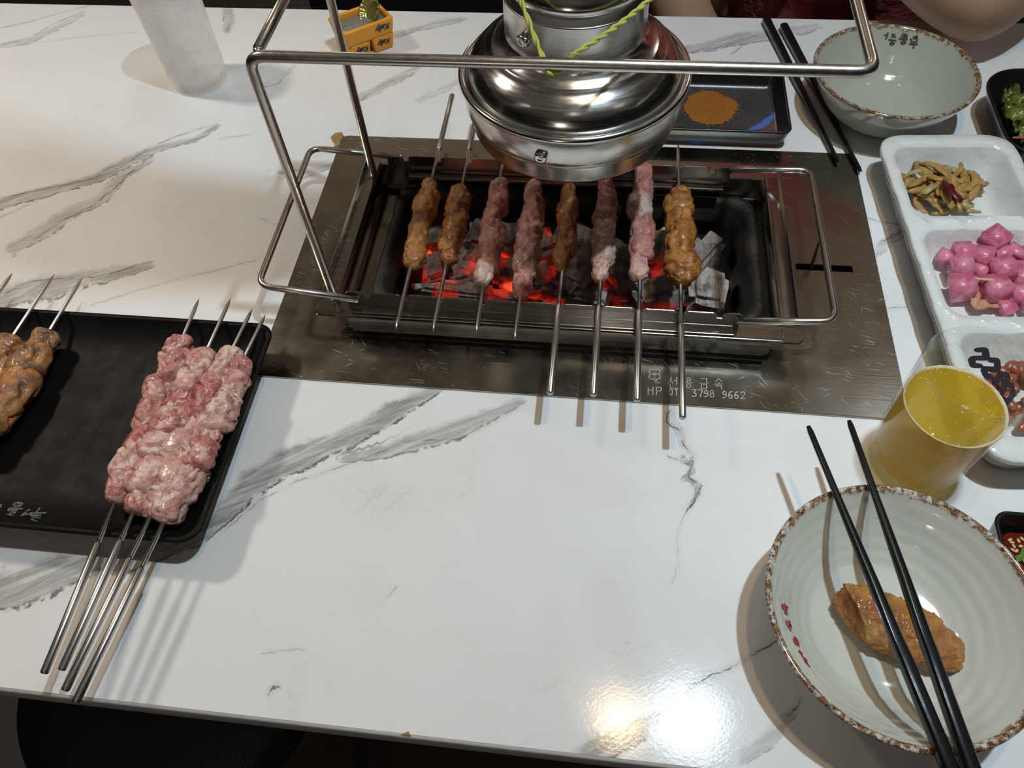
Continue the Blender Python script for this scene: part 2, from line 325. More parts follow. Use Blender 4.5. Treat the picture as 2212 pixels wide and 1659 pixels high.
MAT['eye'] = simple('eye_white', (0.70, 0.68, 0.64), 0.2)
MAT['leather'] = simple('black_leather', (0.022, 0.022, 0.025), 0.33, 0, 0.2, 60, 0.6, bscale=420, bdist=0.0015)
MAT['black_metal'] = simple('black_powder_coat', (0.012, 0.012, 0.012), 0.45)
MAT['floor'] = simple('dark_floor_tile', (0.050, 0.042, 0.036), 0.45, 0, 0.3, 12)
MAT['wall'] = simple('charcoal_wall', (0.020, 0.018, 0.017), 0.85, 0, 0.2, 6)
MAT['ceiling'] = simple('brown_grey_ceiling', (0.58, 0.52, 0.44), 0.9, 0, 0.15, 3)
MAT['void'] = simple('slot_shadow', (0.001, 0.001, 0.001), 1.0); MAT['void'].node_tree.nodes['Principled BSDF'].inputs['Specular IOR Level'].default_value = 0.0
MAT['lamp_lens'] = simple('lamp_lens', (0.8, 0.8, 0.78), 0.3)

# ------------------------------------------------------------------ object helpers
def tag(o, label, cat, group=None, kind=None):
    if label: o['label'] = label
    if cat: o['category'] = cat
    if group: o['group'] = group
    if kind: o['kind'] = kind
    return o
def empty(name, loc, label, cat, group=None):
    o = bpy.data.objects.new(name, None); COL.objects.link(o); o.location = loc; o.empty_display_size = 0.01
    return tag(o, label, cat, group)
def root_of(p):
    v = Vector((0, 0, 0))
    while p is not None: v = v + p.location; p = p.parent
    return v
def obj(name, V, F, mat, parent=None, smooth=True, loc=None, label=None):
    """one mesh from world-space verts; its origin sits at loc (or at the parent's origin)"""
    V = np.asarray(V, float).reshape(-1, 3)
    base = root_of(parent)
    org = Vector(loc) if loc is not None else (base if parent else Vector((0, 0, 0)))
    me = bpy.data.meshes.new(name)
    me.from_pydata([tuple(v) for v in V - np.array(org)], [], [tuple(f) for f in F])
    me.materials.append(mat)
    if smooth: me.polygons.foreach_set('use_smooth', [True] * len(me.polygons))
    me.update()
    o = bpy.data.objects.new(name, me); COL.objects.link(o)
    if parent: o.parent = parent
    o.location = org - base
    if label: o['label'] = label
    return o
def bm_obj(name, bm, mat, parent=None, smooth=True, loc=None, label=None):
    bmesh.ops.recalc_face_normals(bm, faces=bm.faces)
    bm.verts.index_update()
    V = [v.co[:] for v in bm.verts]; F = [[v.index for v in f.verts] for f in bm.faces]; bm.free()
    return obj(name, V, F, mat, parent, smooth, loc, label)
def sharp(o, deg=35):
    o.data.set_sharp_from_angle(angle=math.radians(deg)); return o
class MB:
    def __init__(s): s.V = []; s.F = []
    def add(s, V, F):
        k = len(s.V); s.V += [tuple(v) for v in V]; s.F += [tuple(i + k for i in f) for f in F]; return s
    def build(s, *a, **k): return obj(a[0], s.V, s.F, *a[1:], **k)

def loft(rings, cap0=True, cap1=True, closed=True):
    n = len(rings[0]); V = [v for r in rings for v in r]; F = []
    m = n if closed else n - 1
    for i in range(len(rings) - 1):
        for j in range(m):
            a = i * n + j; b = i * n + (j + 1) % n
            F.append((a, b, b + n, a + n))
    if cap0: F.append(tuple(range(n - 1, -1, -1)))
    if cap1: F.append(tuple((len(rings) - 1) * n + j for j in range(n)))
    return V, F
def tube(path, r, n=10, caps=True, closed=False, flat=1.0):
    P = [Vector(p) for p in path]; m = len(P)
    R = r if hasattr(r, '__len__') else [r] * m
    T = []
    for i in range(m):
        a = P[(i - 1) % m] if (closed or i > 0) else P[i]; b = P[(i + 1) % m] if (closed or i < m - 1) else P[i]
        d = b - a; T.append(d.normalized() if d.length > 1e-9 else Vector((0, 0, 1)))
    up = Vector((0, 0, 1)) if abs(T[0].z) < 0.9 else Vector((1, 0, 0))
    N = (up - T[0] * up.dot(T[0])).normalized(); rings = []
    for i in range(m):
        if i: 
            N = N - T[i] * N.dot(T[i]); N = N.normalized() if N.length > 1e-6 else Vector((1, 0, 0))
        B = T[i].cross(N)
        rings.append([P[i] + (N * math.cos(2 * PI * k / n) * flat + B * math.sin(2 * PI * k / n)) * R[i] for k in range(n)])
    if closed: rings.append(rings[0]); caps = False
    return loft(rings, caps, caps)
def fillet(pts, r, n=6):
    P = [Vector(p) for p in pts]; out = [P[0]]
    for i in range(1, len(P) - 1):
        a, b, c = P[i - 1], P[i], P[i + 1]; u = (a - b); v = (c - b)
        rr = min(r, u.length * 0.45, v.length * 0.45); p = b + u.normalized() * rr; q = b + v.normalized() * rr
        for k in range(n + 1):
            s = k / n; out.append(p * (1 - s) ** 2 + b * 2 * s * (1 - s) + q * s * s)
    out.append(P[-1]); return out
def lathe(prof, n=64, c=(0, 0, 0), wob=None):
    rings = []
    for i in range(n):
        a = 2 * PI * i / n
        rings.append([(c[0] + r * math.cos(a), c[1] + r * math.sin(a), c[2] + z) for r, z in prof])
    m = len(prof); V = [v for r in rings for v in r]; F = []
    for i in range(n):
        for j in range(m - 1):
            a = i * m + j; b = ((i + 1) % n) * m + j
            F.append((a, b, b + 1, a + 1))
    return V, F
def rrect(cx, cy, hx, hy, r, z, n=5, rot=0.0):
    out = []; r = min(r, hx - 1e-5, hy - 1e-5)
    for sx, sy, a0 in ((1, 1, 0), (-1, 1, PI / 2), (-1, -1, PI), (1, -1, 1.5 * PI)):
        for k in range(n + 1):
            a = a0 + PI / 2 * k / n
            x, y = sx * (hx - r) + r * math.cos(a), sy * (hy - r) + r * math.sin(a)
            out.append((cx + x * math.cos(rot) - y * math.sin(rot), cy + x * math.sin(rot) + y * math.cos(rot), z))
    return out
def box(x0, x1, y0, y1, z0, z1, bev=0.0, seg=2):
    bm = bmesh.new(); bmesh.ops.create_cube(bm, size=1)
    for v in bm.verts: v.co = Vector(((x0 + x1) / 2 + v.co.x * (x1 - x0), (y0 + y1) / 2 + v.co.y * (y1 - y0), (z0 + z1) / 2 + v.co.z * (z1 - z0)))
    if bev: bmesh.ops.bevel(bm, geom=bm.edges[:], offset=bev, segments=seg, affect='EDGES', profile=0.5)
    V = [v.co[:] for v in bm.verts]; bm.verts.index_update(); F = [[v.index for v in f.verts] for f in bm.faces]; bm.free()
    return V, F
def xf(VF, mat):
    return [mat @ Vector(v) for v in VF[0]], VF[1]
def sheet(outer, holes, z0, z1):
    """flat plate with holes: loops of (x, y); returns a bmesh"""
    bm = bmesh.new(); E = []
    for lp in [outer] + holes:
        vs = [bm.verts.new((p[0], p[1], z1)) for p in lp]
        E += [bm.edges.new((vs[i], vs[(i + 1) % len(vs)])) for i in range(len(vs))]
    bmesh.ops.triangle_fill(bm, edges=E, use_beauty=True)
    r = bmesh.ops.extrude_face_region(bm, geom=bm.faces[:])
    for v in [g for g in r['geom'] if isinstance(g, bmesh.types.BMVert)]: v.co.z = z0
    bmesh.ops.recalc_face_normals(bm, faces=bm.faces)
    return bm
def prism(poly, frm, ext):
    """polygon of (u, w) mapped by frm(u, w) -> 3D, extruded by vector ext"""
    n = len(poly); A = [Vector(frm(u, w)) for u, w in poly]; B = [a + Vector(ext) for a in A]
    return A + B, [tuple(range(n - 1, -1, -1)), tuple(range(n, 2 * n))] + [(i, (i + 1) % n, (i + 1) % n + n, i + n) for i in range(n)]
def fbm(p, o=4): return noise.fractal(p, 1.0, 2.0, o, noise_basis='PERLIN_ORIGINAL')

def lump(p0, p1, w, h, seed, nu=34, nv=30, rough=0.35, fold=0.25, expo=3.2, twist=0.0, bend=0.0, cf=0.85):
    """a soft chunk stretched from p0 to p1: width w, height h, with noisy folds"""
    p0, p1 = Vector(p0), Vector(p1); ax = p1 - p0; L = ax.length; T = ax.normalized()
    B = Vector((0, 0, 1)) - T * T.z
    B = B.normalized() if B.length > 1e-4 else Vector((1, 0, 0))
    A = T.cross(B); off = Vector((seed * 3.17, seed * 1.31, seed * 0.77)); V = []; F = []
    s = 1.0 / max(w, h)
    for i in range(nv + 1):
        t_ = i / nv; tt = math.sin((t_ - 0.5) * PI) * 0.5 + 0.5
        e = max(0.0, 1 - abs(2 * tt - 1) ** expo) ** (1 / 2.2)
        for j in range(nu):
            a = 2 * PI * j / nu + twist * tt
            d = A * math.cos(a) * w + B * math.sin(a) * h
            p = p0 + ax * tt + d * e
            q = (p - p0) * s + off
            ql = (p - p0).dot(T) * s; qa = q - T * ql * 0.45
            wq = Vector((noise.noise(qa * 1.1), noise.noise(qa * 1.1 + Vector((5, 0, 0))), noise.noise(qa * 1.1 + Vector((0, 7, 0)))))
            cr = noise.noise(qa * cf + wq * 0.7 + off)
            f = 1 + rough * fbm(qa * 0.7, 3) - fold * (math.exp(-(cr / 0.085) ** 2) - 0.25) * 0.62 + 0.05 * noise.noise(q * 4.5)
            if bend: d = d + A * bend * math.sin(tt * PI * 2 + seed)
            V.append(p0 + ax * tt + d * (e * f) + T * (noise.noise(q * 1.3) * 0.12 * L * e * 0.5))
    for i in range(nv):
        for j in range(nu): F.append((i * nu + j, i * nu + (j + 1) % nu, (i + 1) * nu + (j + 1) % nu, (i + 1) * nu + j))
    return V, F

def stroke_mesh(mb, pts, nrm, w, lift=0.0004):
    """flat ribbon with round ends along 3D points on a surface"""
    for (p, n) in zip(pts, nrm):
        n = n.normalized(); u = n.orthogonal().normalized(); v = n.cross(u)
        mb.add([p + n * lift + (u * math.cos(2 * PI * k / 10) + v * math.sin(2 * PI * k / 10)) * w / 2 for k in range(10)], [tuple(range(10))])
    for i in range(len(pts) - 1):
        d = pts[i + 1] - pts[i]
        if d.length < 1e-7: continue
        s0 = nrm[i].cross(d).normalized() * w / 2; s1 = nrm[i + 1].cross(d).normalized() * w / 2
        a, b = pts[i] + nrm[i] * lift, pts[i + 1] + nrm[i + 1] * lift
        mb.add([a - s0, a + s0, b + s1, b - s1], [(0, 3, 2, 1)])
def dense(pl, step=3.0):
    out = [pl[0]]
    for a, b in zip(pl, pl[1:]):
        n = max(1, int(math.hypot(b[0] - a[0], b[1] - a[1]) / step))
        out += [(a[0] + (b[0] - a[0]) * k / n, a[1] + (b[1] - a[1]) * k / n) for k in range(1, n + 1)]
    return out
def circ_px(cx, cy, r, ry=None, n=12): return [(cx + r * math.cos(2 * PI * k / n), cy + (ry or r) * math.sin(2 * PI * k / n)) for k in range(n + 1)]
def bvh_of(o):
    me = o.data; b = root_of(o)
    return BVHTree.FromPolygons([Vector(v.co) + b for v in me.vertices], [tuple(p.vertices) for p in me.polygons])
def hits(bvh, px, py):
    d = Vector(ray(px, py)).normalized(); o = Vector(CAM); out = []
    for _ in range(12):
        p, n, i, ds = bvh.ray_cast(o, d)
        if p is None: break
        out.append((p, n if n.dot(d) < 0 else -n)); o = p + d * 1e-5
    return out
def writing(name, polys, width, mat, parent, where, lift=0.0004):
    """strokes given as they read in the photograph, laid on the real surface (a height or a mesh)"""
    mb = MB()
    for pl in polys:
        P = []; N = []
        for (x, y) in dense(pl):
            if callable(where): r = where(x, y)
            else: r = (at(x, y, where), Vector((0, 0, 1)))
            if r: P.append(r[0]); N.append(r[1])
        if P: stroke_mesh(mb, P, N, width, lift)
    return mb.build(name, mat, parent, smooth=False)
def grp(polys, ox, oy, k): return [[(ox + x * k, oy + y * k) for x, y in pl] for pl in polys]

# ------------------------------------------------------------------ room
FZ = -0.74
o = obj('floor', [(-3.2, -2.6, FZ), (3.2, -2.6, FZ), (3.2, 3.2, FZ), (-3.2, 3.2, FZ)], [(0, 1, 2, 3)], MAT['floor'], smooth=False); tag(o, None, None, None, 'structure')
o = obj('ceiling', [(-3.2, -2.6, CEIL_Z), (3.2, -2.6, CEIL_Z), (3.2, 3.2, CEIL_Z), (-3.2, 3.2, CEIL_Z)], [(3, 2, 1, 0)], MAT['ceiling'], smooth=False); tag(o, None, None, None, 'structure')
for nm, a, b in (('wall_back', (-3.2, 3.2), (3.2, 3.2)), ('wall_front', (3.2, -2.6), (-3.2, -2.6)), ('wall_left', (-3.2, -2.6), (-3.2, 3.2)), ('wall_right', (3.2, 3.2), (3.2, -2.6))):
    o = obj(nm, [(a[0], a[1], FZ), (b[0], b[1], FZ), (b[0], b[1], CEIL_Z), (a[0], a[1], CEIL_Z)], [(0, 1, 2, 3)], MAT['wall'], smooth=False); tag(o, None, None, None, 'structure')

# ------------------------------------------------------------------ table
TX0, TX1, TY0, TY1 = -0.80, 0.60, -0.3793, 0.3658
HX0, HX1, HY0, HY1 = -0.188, 0.154, -0.086, 0.088      # opening for the grill
def edges(lo, hi, cuts, step):
    ks = sorted([lo, hi] + cuts); out = []
    for a, b in zip(ks, ks[1:]):
        n = max(1, round((b - a) / step)); out += [a + (b - a) * i / n for i in range(n)]
    return np.array(out + [hi])
gx = edges(TX0, TX1, [HX0, HX1], 0.003); gy = edges(TY0, TY1, [HY0, HY1], 0.003)
X, Y = np.meshgrid(gx, gy); nx, ny = len(gx), len(gy)
Vt = np.stack([X.ravel(), Y.ravel(), 0 * X.ravel()], 1)
Ft = []
for j in range(ny - 1):
    ym = (gy[j] + gy[j + 1]) / 2
    for i in range(nx - 1):
        xm = (gx[i] + gx[i + 1]) / 2
        if HX0 < xm < HX1 and HY0 < ym < HY1: continue
        a = j * nx + i; Ft.append((a, a + 1, a + nx + 1, a + nx))
table = empty('dining_table', (-0.1, 0, FZ), 'long dining table with a white marble print top and pale edge strip', 'table')
top = obj('tabletop', Vt, Ft, MAT['marble'], table, smooth=False)
# veins: (points px, half width m or 0 for a line, strength)
BANDS = [
 ([(-60, 1290), (0, 1275), (120, 1245), (240, 1212), (340, 1190), (430, 1160)], [0.016, 0.016, 0.014, 0.011, 0.008, 0.006], 0.9),
 ([(430, 1160), (480, 1112), (540, 1040), (600, 1003), (680, 975), (760, 945), (840, 898), (900, 862), (950, 836)], [0.006, 0.008, 0.012, 0.013, 0.011, 0.010, 0.011, 0.008, 0.005], 1.0),
 ([(740, 990), (830, 978), (920, 950), (990, 925), (1060, 893), (1130, 862)], [0.004, 0.006, 0.008, 0.009, 0.006, 0.004], 0.75),
 ([(1448, 880), (1468, 925), (1478, 965)], [0.005, 0.004, 0.003], 0.35),
 ([(1476, 985), (1492, 1005), (1500, 1018), (1480, 1030), (1500, 1042), (1508, 1062), (1490, 1092)], [0.0016, 0.0022, 0.0018, 0.0022, 0.0022, 0.0018, 0.0012], 0.9),
 ([(1250, 1660), (1300, 1610), (1360, 1578), (1420, 1550), (1500, 1490)], [0.008, 0.009, 0.008, 0.005, 0.002], 1.0),
 ([(1600, 1640), (1660, 1600), (1720, 1530)], [0.004, 0.005, 0.003], 0.5),
 ([(-20, 445), (60, 424), (140, 405), (220, 380), (290, 342), (350, 318), (420, 300), (475, 270)], [0.009, 0.010, 0.008, 0.009, 0.009, 0.006, 0.005, 0.004], 0.85),
 ([(20, 545), (90, 500), (160, 455), (220, 430), (262, 385), (330, 345)], [0.010, 0.012, 0.011, 0.008, 0.005, 0.003], 0.65),
 ([(-20, 102), (60, 88), (120, 62), (180, 30)], [0.006, 0.008, 0.006, 0.004], 0.45),
 ([(-30, 650), (60, 628), (150, 610), (240, 592), (330, 570)], [0.016, 0.018, 0.016, 0.010, 0.005], 0.8),
 ([(760, 218), (820, 190), (870, 165), (905, 140)], [0.006, 0.008, 0.007, 0.004], 0.6),
 ([(850, 80), (900, 62), (950, 48), (1000, 40)], [0.004, 0.007, 0.008, 0.006], 0.55),
 ([(900, 220), (960, 190), (1000, 170)], [0.004, 0.006, 0.004], 0.4),
 ([(1470, 108), (1540, 96), (1600, 84), (1680, 75), (1770, 55)], [0.006, 0.011, 0.012, 0.010, 0.006], 0.65),
 ([(488, 15), (496, 45), (490, 72)], [0.005, 0.007, 0.004], 0.6),
 ([(600, 372), (680, 368), (740, 352)], [0.003, 0.005, 0.004], 0.7),
 ([(1880, 560), (1920, 520), (1960, 498), (2010, 480)], [0.004, 0.005, 0.004, 0.003], 0.5),
]
LINES = [
 ([(480, 1150), (560, 1080), (640, 1040), (720, 1015), (800, 985), (880, 955), (1000, 945), (1080, 905), (1140, 868)], 0.6),
 ([(0, 1330), (80, 1290), (200, 1235), (330, 1195), (420, 1165)], 0.3),
 ([(1448, 885), (1440, 910), (1470, 930), (1478, 960), (1500, 985), (1496, 1005), (1485, 1030), (1512, 1050), (1495, 1085), (1480, 1105)], 1.0),
 ([(1440, 985), (1470, 995), (1490, 1005)], 0.8),
 ([(1480, 1110), (1462, 1160), (1466, 1215), (1450, 1260)], 0.22),
 ([(1480, 1490), (1560, 1450), (1600, 1430), (1650, 1400), (1690, 1378)], 1.0),
 ([(1690, 1560), (1720, 1530), (1735, 1500)], 0.8),
 ([(0, 428), (90, 410), (200, 385), (260, 362), (330, 315), (420, 280), (470, 268)], 0.8),
 ([(70, 520), (130, 480), (200, 445), (250, 405), (268, 385), (330, 335)], 0.9),
 ([(0, 470), (80, 435)], 0.7),
 ([(-20, 65), (60, 48), (120, 30), (200, 10)], 0.7), ([(0, 98), (70, 78), (130, 45), (180, 25)], 0.7),
 ([(80, 92), (170, 80), (300, 70)], 0.35),
 ([(0, 640), (60, 610), (110, 602), (200, 600), (290, 575)], 0.9), ([(190, 660), (260, 640), (320, 620), (400, 600), (560, 560)], 0.45),
 ([(470, 300), (540, 290)], 0.5), ([(555, 195), (600, 180), (640, 140)], 0.6), ([(560, 190), (620, 150), (690, 110), (740, 70)], 0.3),
 ([(770, 222), (830, 180), (900, 160)], 0.6), ([(865, 80), (930, 50), (1010, 40)], 0.6), ([(1480, 115), (1540, 105), (1600, 90), (1640, 75)], 0.7), ([(1580, 118), (1605, 98)], 0.8),
 ([(500, 18), (500, 42), (490, 70)], 0.7), ([(1870, 470), (1900, 480), (1960, 488)], 0.8), ([(1890, 530), (1950, 500), (2000, 480)], 0.7), ([(1905, 668), (1960, 665)], 0.6),
 ([(815, 1310), (840, 1285), (858, 1265)], 0.35), ([(560, 1412), (660, 1400)], 0.3), ([(578, 1498), (595, 1482), (605, 1485)], 0.9), ([(640, 390), (700, 370)], 0.8), ([(560, 470), (610, 490)], 0.4),
]
px_, py_ = Vt[:, 0], Vt[:, 1]
ba = np.full(len(Vt), 3.0); bs = np.zeros(len(Vt)); ld = np.full(len(Vt), 30.0); lsn = np.zeros(len(Vt))
def seg_dist(a, b):
    d = b - a; L2 = (d * d).sum() + 1e-12
    tt = np.clip(((px_ - a[0]) * d[0] + (py_ - a[1]) * d[1]) / L2, 0, 1)
    ex, ey = px_ - a[0] - tt * d[0], py_ - a[1] - tt * d[1]
    return np.hypot(ex, ey) * np.sign(d[0] * ey - d[1] * ex + 1e-12), tt
for pts, wd, st in BANDS:
    P = [np.array(at(x, y)[:2]) for x, y in pts]
    for k in range(len(P) - 1):
        d, tt = seg_dist(P[k], P[k + 1]); a = d / (wd[k] * (1 - tt) + wd[k + 1] * tt)
        m = np.abs(a) < np.abs(ba); ba[m] = a[m]
        en = st * np.clip((1.75 - np.abs(a)) / 0.4, 0, 1)
        if k == 0: en[tt <= 0] = 0
        if k == len(P) - 2: en[tt >= 1] = 0
        bs[m] = en[m]
for pts, st in LINES:
    P = [np.array(at(x, y)[:2]) for x, y in pts]
    for k in range(len(P) - 1):
        d, tt = seg_dist(P[k], P[k + 1]); d = d * 1000
        m = np.abs(d) < np.abs(ld); ld[m] = d[m]
        en = np.full(len(d), st)
        if k == 0: en[tt <= 0] = 0
        if k == len(P) - 2: en[tt >= 1] = 0
        lsn[m] = (en * np.clip((5.0 - np.abs(d)) / 2.5, 0, 1))[m]
at_ = top.data.attributes.new('vein', 'FLOAT_COLOR', 'POINT')
at_.data.foreach_set('color', np.stack([np.clip(ba, -3, 3), bs, np.clip(ld, -30, 30), lsn], 1).ravel().astype(np.float32))
mb = MB()
mb.add(*loft([rrect((TX0 + TX1) / 2, (TY0 + TY1) / 2, (TX1 - TX0) / 2 + a, (TY1 - TY0) / 2 + a, 0.004, z, 3) for a, z in ((0.0, -0.0004), (0.0016, -0.0016), (0.0018, -0.004), (0.0018, -0.021), (0.0, -0.022))], False, False))
mb.build('edge_strip', MAT['edge_band'], table)
for x in (-0.62, 0.42):
    m2 = MB().add(*box(x - 0.04, x + 0.04, -0.04, 0.04, FZ + 0.02, -0.03, 0.004)).add(*box(x - 0.04, x + 0.04, -0.29, 0.29, FZ, FZ + 0.03, 0.006)).add(*box(x - 0.03, x + 0.03, -0.30, 0.30, -0.035, -0.023, 0.002))
    m2.build('leg', MAT['black_metal'], table, smooth=False)
# chipped laminate at the plate's far-left corner, and a chip at the near edge
cp = [(715, 298), (724, 290), (738, 287), (743, 295), (738, 302), (734, 315), (722, 322), (724, 312), (719, 306)]
obj('chipped_corner', *prism([tuple(at(x, y, 0)[:2]) for x, y in cp], lambda u, w: (u, w, 0.0002), (0, 0, 0.0010)), MAT['wood'], table, False, label='bare brown board showing at the chipped corner')
a = at(878, 1584, 0)
obj('edge_chip', *prism([(a.x - 0.003, a.y - 0.001), (a.x + 0.003, a.y - 0.001), (a.x + 0.001, a.y + 0.001)], lambda u, w: (u, w, 0.0002), (0, 0, 0.0006)), MAT['wood'], table, False)

# ------------------------------------------------------------------ steel cover plate
PZ = 0.0022
plate = empty('cover_plate', (0, 0, 0.0004), 'wide scratched steel plate framing the grill in the table top', 'plate')
outer = [p[:2] for p in rrect(0, 0, 0.24, 0.1428, 0.007, 0)]
slot = [p[:2] for p in rrect(0.1975, -0.0008, 0.0222, 0.0033, 0.0004, 0, 2)]
hole = [(HX0 + 0.002, HY0 + 0.002), (HX1 - 0.002, HY0 + 0.002), (HX1 - 0.002, HY1 - 0.002), (HX0 + 0.002, HY1 - 0.002)]
p_ = bm_obj('plate_sheet', sheet(outer, [hole, slot], 0.0004, PZ), MAT['plate'], plate, False)
p_.modifiers.new('bev', 'BEVEL').width = 0.0005
bx = obj('slot_shade', *loft([rrect(0.1975, -0.0008, 0.0224, 0.0035, 0.0004, PZ - 0.0003, 2), rrect(0.1975, -0.0008, 0.0224, 0.0035, 0.0004, 0.0007, 2)], False, True), MAT['void'], plate, False)  # shallow black floor painted as the dark depth of the slot
# engraving: four-leaf clover, maker's name and phone number
gl_ = []
for cx, cy in ((1408, 803), (1420, 803), (1408, 814), (1420, 814)): gl_.append(circ_px(cx, cy, 6.5, 5.5, 10))
gl_ += [[(1414, 808), (1416, 820), (1424, 828)], [(1411, 818), (1418, 828)]]
K = 1.0
def hang(x, y, w, h, st): return [[(x + u * w, y + v * h) for u, v in pl] for pl in st]
O8 = [(0.5 + 0.5 * math.cos(2 * PI * k / 10), 0.5 + 0.5 * math.sin(2 * PI * k / 10)) for k in range(11)]
gl_ += hang(1443, 815, 22, 24, [[(0.3, 0), (0.25, 0.3), (0, 0.6)], [(0.28, 0.3), (0.5, 0.55)], [(0.85, 0), (0.85, 0.65)], [(0.6, 0.3), (0.85, 0.3)], [(0.2, 0.65), (0.2, 1), (0.95, 1)]])
gl_ += hang(1480, 816, 15, 22, [[(0.2 + 0.6 * u, 0.28 * v) for u, v in O8], [(0.3, 0.32), (0.3, 0.5)], [(0.7, 0.32), (0.7, 0.5)], [(0, 0.52), (1, 0.52)], [(0.2 + 0.6 * u, 0.62 + 0.38 * v) for u, v in O8]])
gl_ += hang(1512, 817, 17, 22, [[(0.1, 0.05), (0.85, 0.05), (0.85, 0.4)], [(0, 0.5), (1, 0.5)], [(0.15, 0.65), (0.85, 0.65), (0.85, 1), (0.15, 1), (0.15, 0.65)]])
gl_ += hang(1544, 818, 17, 22, [[(0.5, 0), (0.1, 0.32)], [(0.5, 0), (0.9, 0.32)], [(0.5, 0.36), (0.5, 0.52)], [(0, 0.54), (1, 0.54)], [(0.15, 0.72), (0.85, 0.72), (0.85, 1.0)]])
DIG = {'H': [[(0, 0), (0, 1)], [(0.8, 0), (0.8, 1)], [(0, 0.38), (0.8, 0.38)]], 'P': [[(0, 1), (0, 0), (0.7, 0), (0.85, 0.25), (0.7, 0.5), (0, 0.5)]],
 '0': [[(0.1 + 0.7 * u, v) for u, v in O8]], '1': [[(0.25, 0.15), (0.5, 0), (0.5, 1)]], '3': [[(0, 0), (0.8, 0), (0.4, 0.4), (0.8, 0.6), (0.75, 0.9), (0.4, 1), (0, 0.9)]],
 '7': [[(0, 0), (0.8, 0), (0.35, 1)]], '9': [[(0.75, 0.4), (0.4, 0.55), (0.05, 0.3), (0.4, 0), (0.75, 0.25), (0.75, 0.7), (0.4, 1), (0.05, 0.9)]],
 '8': [[(0.1 + 0.6 * u, 0.45 * v) for u, v in O8], [(0.02 + 0.76 * u, 0.45 + 0.55 * v) for u, v in O8]],
 '6': [[(0.7, 0.05), (0.3, 0.1), (0.05, 0.6), (0.2, 1), (0.6, 1), (0.75, 0.7), (0.45, 0.48), (0.08, 0.65)]], '2': [[(0.02, 0.2), (0.3, 0), (0.7, 0.1), (0.7, 0.4), (0, 1), (0.8, 1)]]}
for ch, x in zip('HP', (1400, 1418)): gl_ += hang(x, 837, 13, 16, DIG[ch])
for ch, x in zip('01', (1444, 1456)): gl_ += hang(x, 840, 11, 14, DIG[ch])
for ch, x in zip('3798', (1494, 1508, 1520, 1533)): gl_ += hang(x, 842 + (x - 1494) * 0.03, 12, 15, DIG[ch])
for ch, x in zip('9662', (1560, 1573, 1586, 1600)): gl_ += hang(x, 845 + (x - 1560) * 0.03, 12, 15, DIG[ch])
writing('engraved_lettering', gl_, 0.00055, MAT['engrave'], plate, PZ, 0.00015)

# ------------------------------------------------------------------ grill body
CXG = -0.0167
grill = empty('charcoal_grill', (CXG, 0, -0.06), 'built-in rectangular steel charcoal grill sunk in the middle of the table', 'grill')
BT = 0.0265                                   # beam top
# side rails: top strip with a rounded inner edge, outer face sloping to the plate
def side_rail(xi, xo, name):
    s = 1 if xo > xi else -1
    prof = [(xi, 0.006), (xi, BT - 0.001), (xi + s * 0.001, BT + 0.0012), (xi + s * 0.003, BT + 0.0014), (xo - s * 0.001, BT), (xo, BT - 0.001), (xo, BT - 0.0022), (xi + s * 0.0035, BT - 0.0008), (xi + s * 0.0014, BT - 0.002), (xi + s * 0.0014, 0.006)]
    V, F = prism(prof, lambda u, w: (u, -0.082, w), (0, 0.158, 0))
    return sharp(obj(name, V, F, MAT['steel'], grill), 40)
side_rail(0.1495, 0.1645, 'side_rail'); side_rail(-0.1825, -0.1980, 'side_rail')
# cross beams: flat top with wider tabs at both ends
def beam(y0, y1, sgn, name):
    m_ = MB()
    m_.add(*box(-0.184, 0.151, min(y0, y1), max(y0, y1), BT - 0.0016, BT, 0.0004))
    for tx0, tx1 in ((-0.1985, -0.178), (0.146, 0.1655)):
        m_.add(*loft([rrect((tx0 + tx1) / 2, (y0 + y1) / 2, (tx1 - tx0) / 2 - e_, abs(y1 - y0) / 2 - e_, 0.0045, z_, 6) for e_, z_ in ((0, BT - 0.0030), (0, BT - 0.0016), (0.0004, BT - 0.0012))]))
    m_.add(*box(-0.184, 0.151, (y0 if sgn < 0 else y0) - 0.0006, y0 + 0.0006, 0.004, BT - 0.0005, 0.0003))
    return m_.build(name, MAT['steel'], grill, smooth=False)
beam(-0.0845, -0.0985, -1, 'front_beam'); beam(0.0750, 0.0925, 1, 'back_beam')
for k in range(9):
    x = 0.1512; y = -0.0860 - k * 0.0012
    obj('weld_bead', *lump((x, y - 0.0004, BT), (x, y + 0.0006, BT), 0.0007, 0.0005, k, 8, 6, 0.2, 0), MAT['steel'], grill)
# front skirt, hanging plate with rounded lower corners
sk = [(-0.1715, 0.0245), (-0.1715, 0.0215), (-0.1690, 0.0125), (0.1385, 0.0125), (0.1425, 0.0155), (0.1430, 0.0245)]
sharp(obj('front_skirt', *prism(sk, lambda u, w: (u, -0.0995 - (0.0245 - w) * 0.18, w + 0.001), (0, -0.0012, 0)), MAT['steel'], grill), 30)
for s, x in ((-1, -0.1745), (1, 0.1475)):
    obj('skirt_bracket', *prism([(x - 0.006, BT - 0.002), (x - 0.005, 0.016), (x + 0.005, 0.014), (x + 0.006, BT - 0.002)], lambda u, w: (u, -0.0975, w), (0, 0.0012, 0)), MAT['steel_dark'], grill, False)
bk = [(-0.165, 0.0245), (-0.165, 0.012), (0.132, 0.012), (0.132, 0.0245)]
obj('back_skirt', *prism(bk, lambda u, w: (u, 0.0935 + (0.0245 - w) * 0.18, w + 0.001), (0, 0.0012, 0)), MAT['steel'], grill, False)
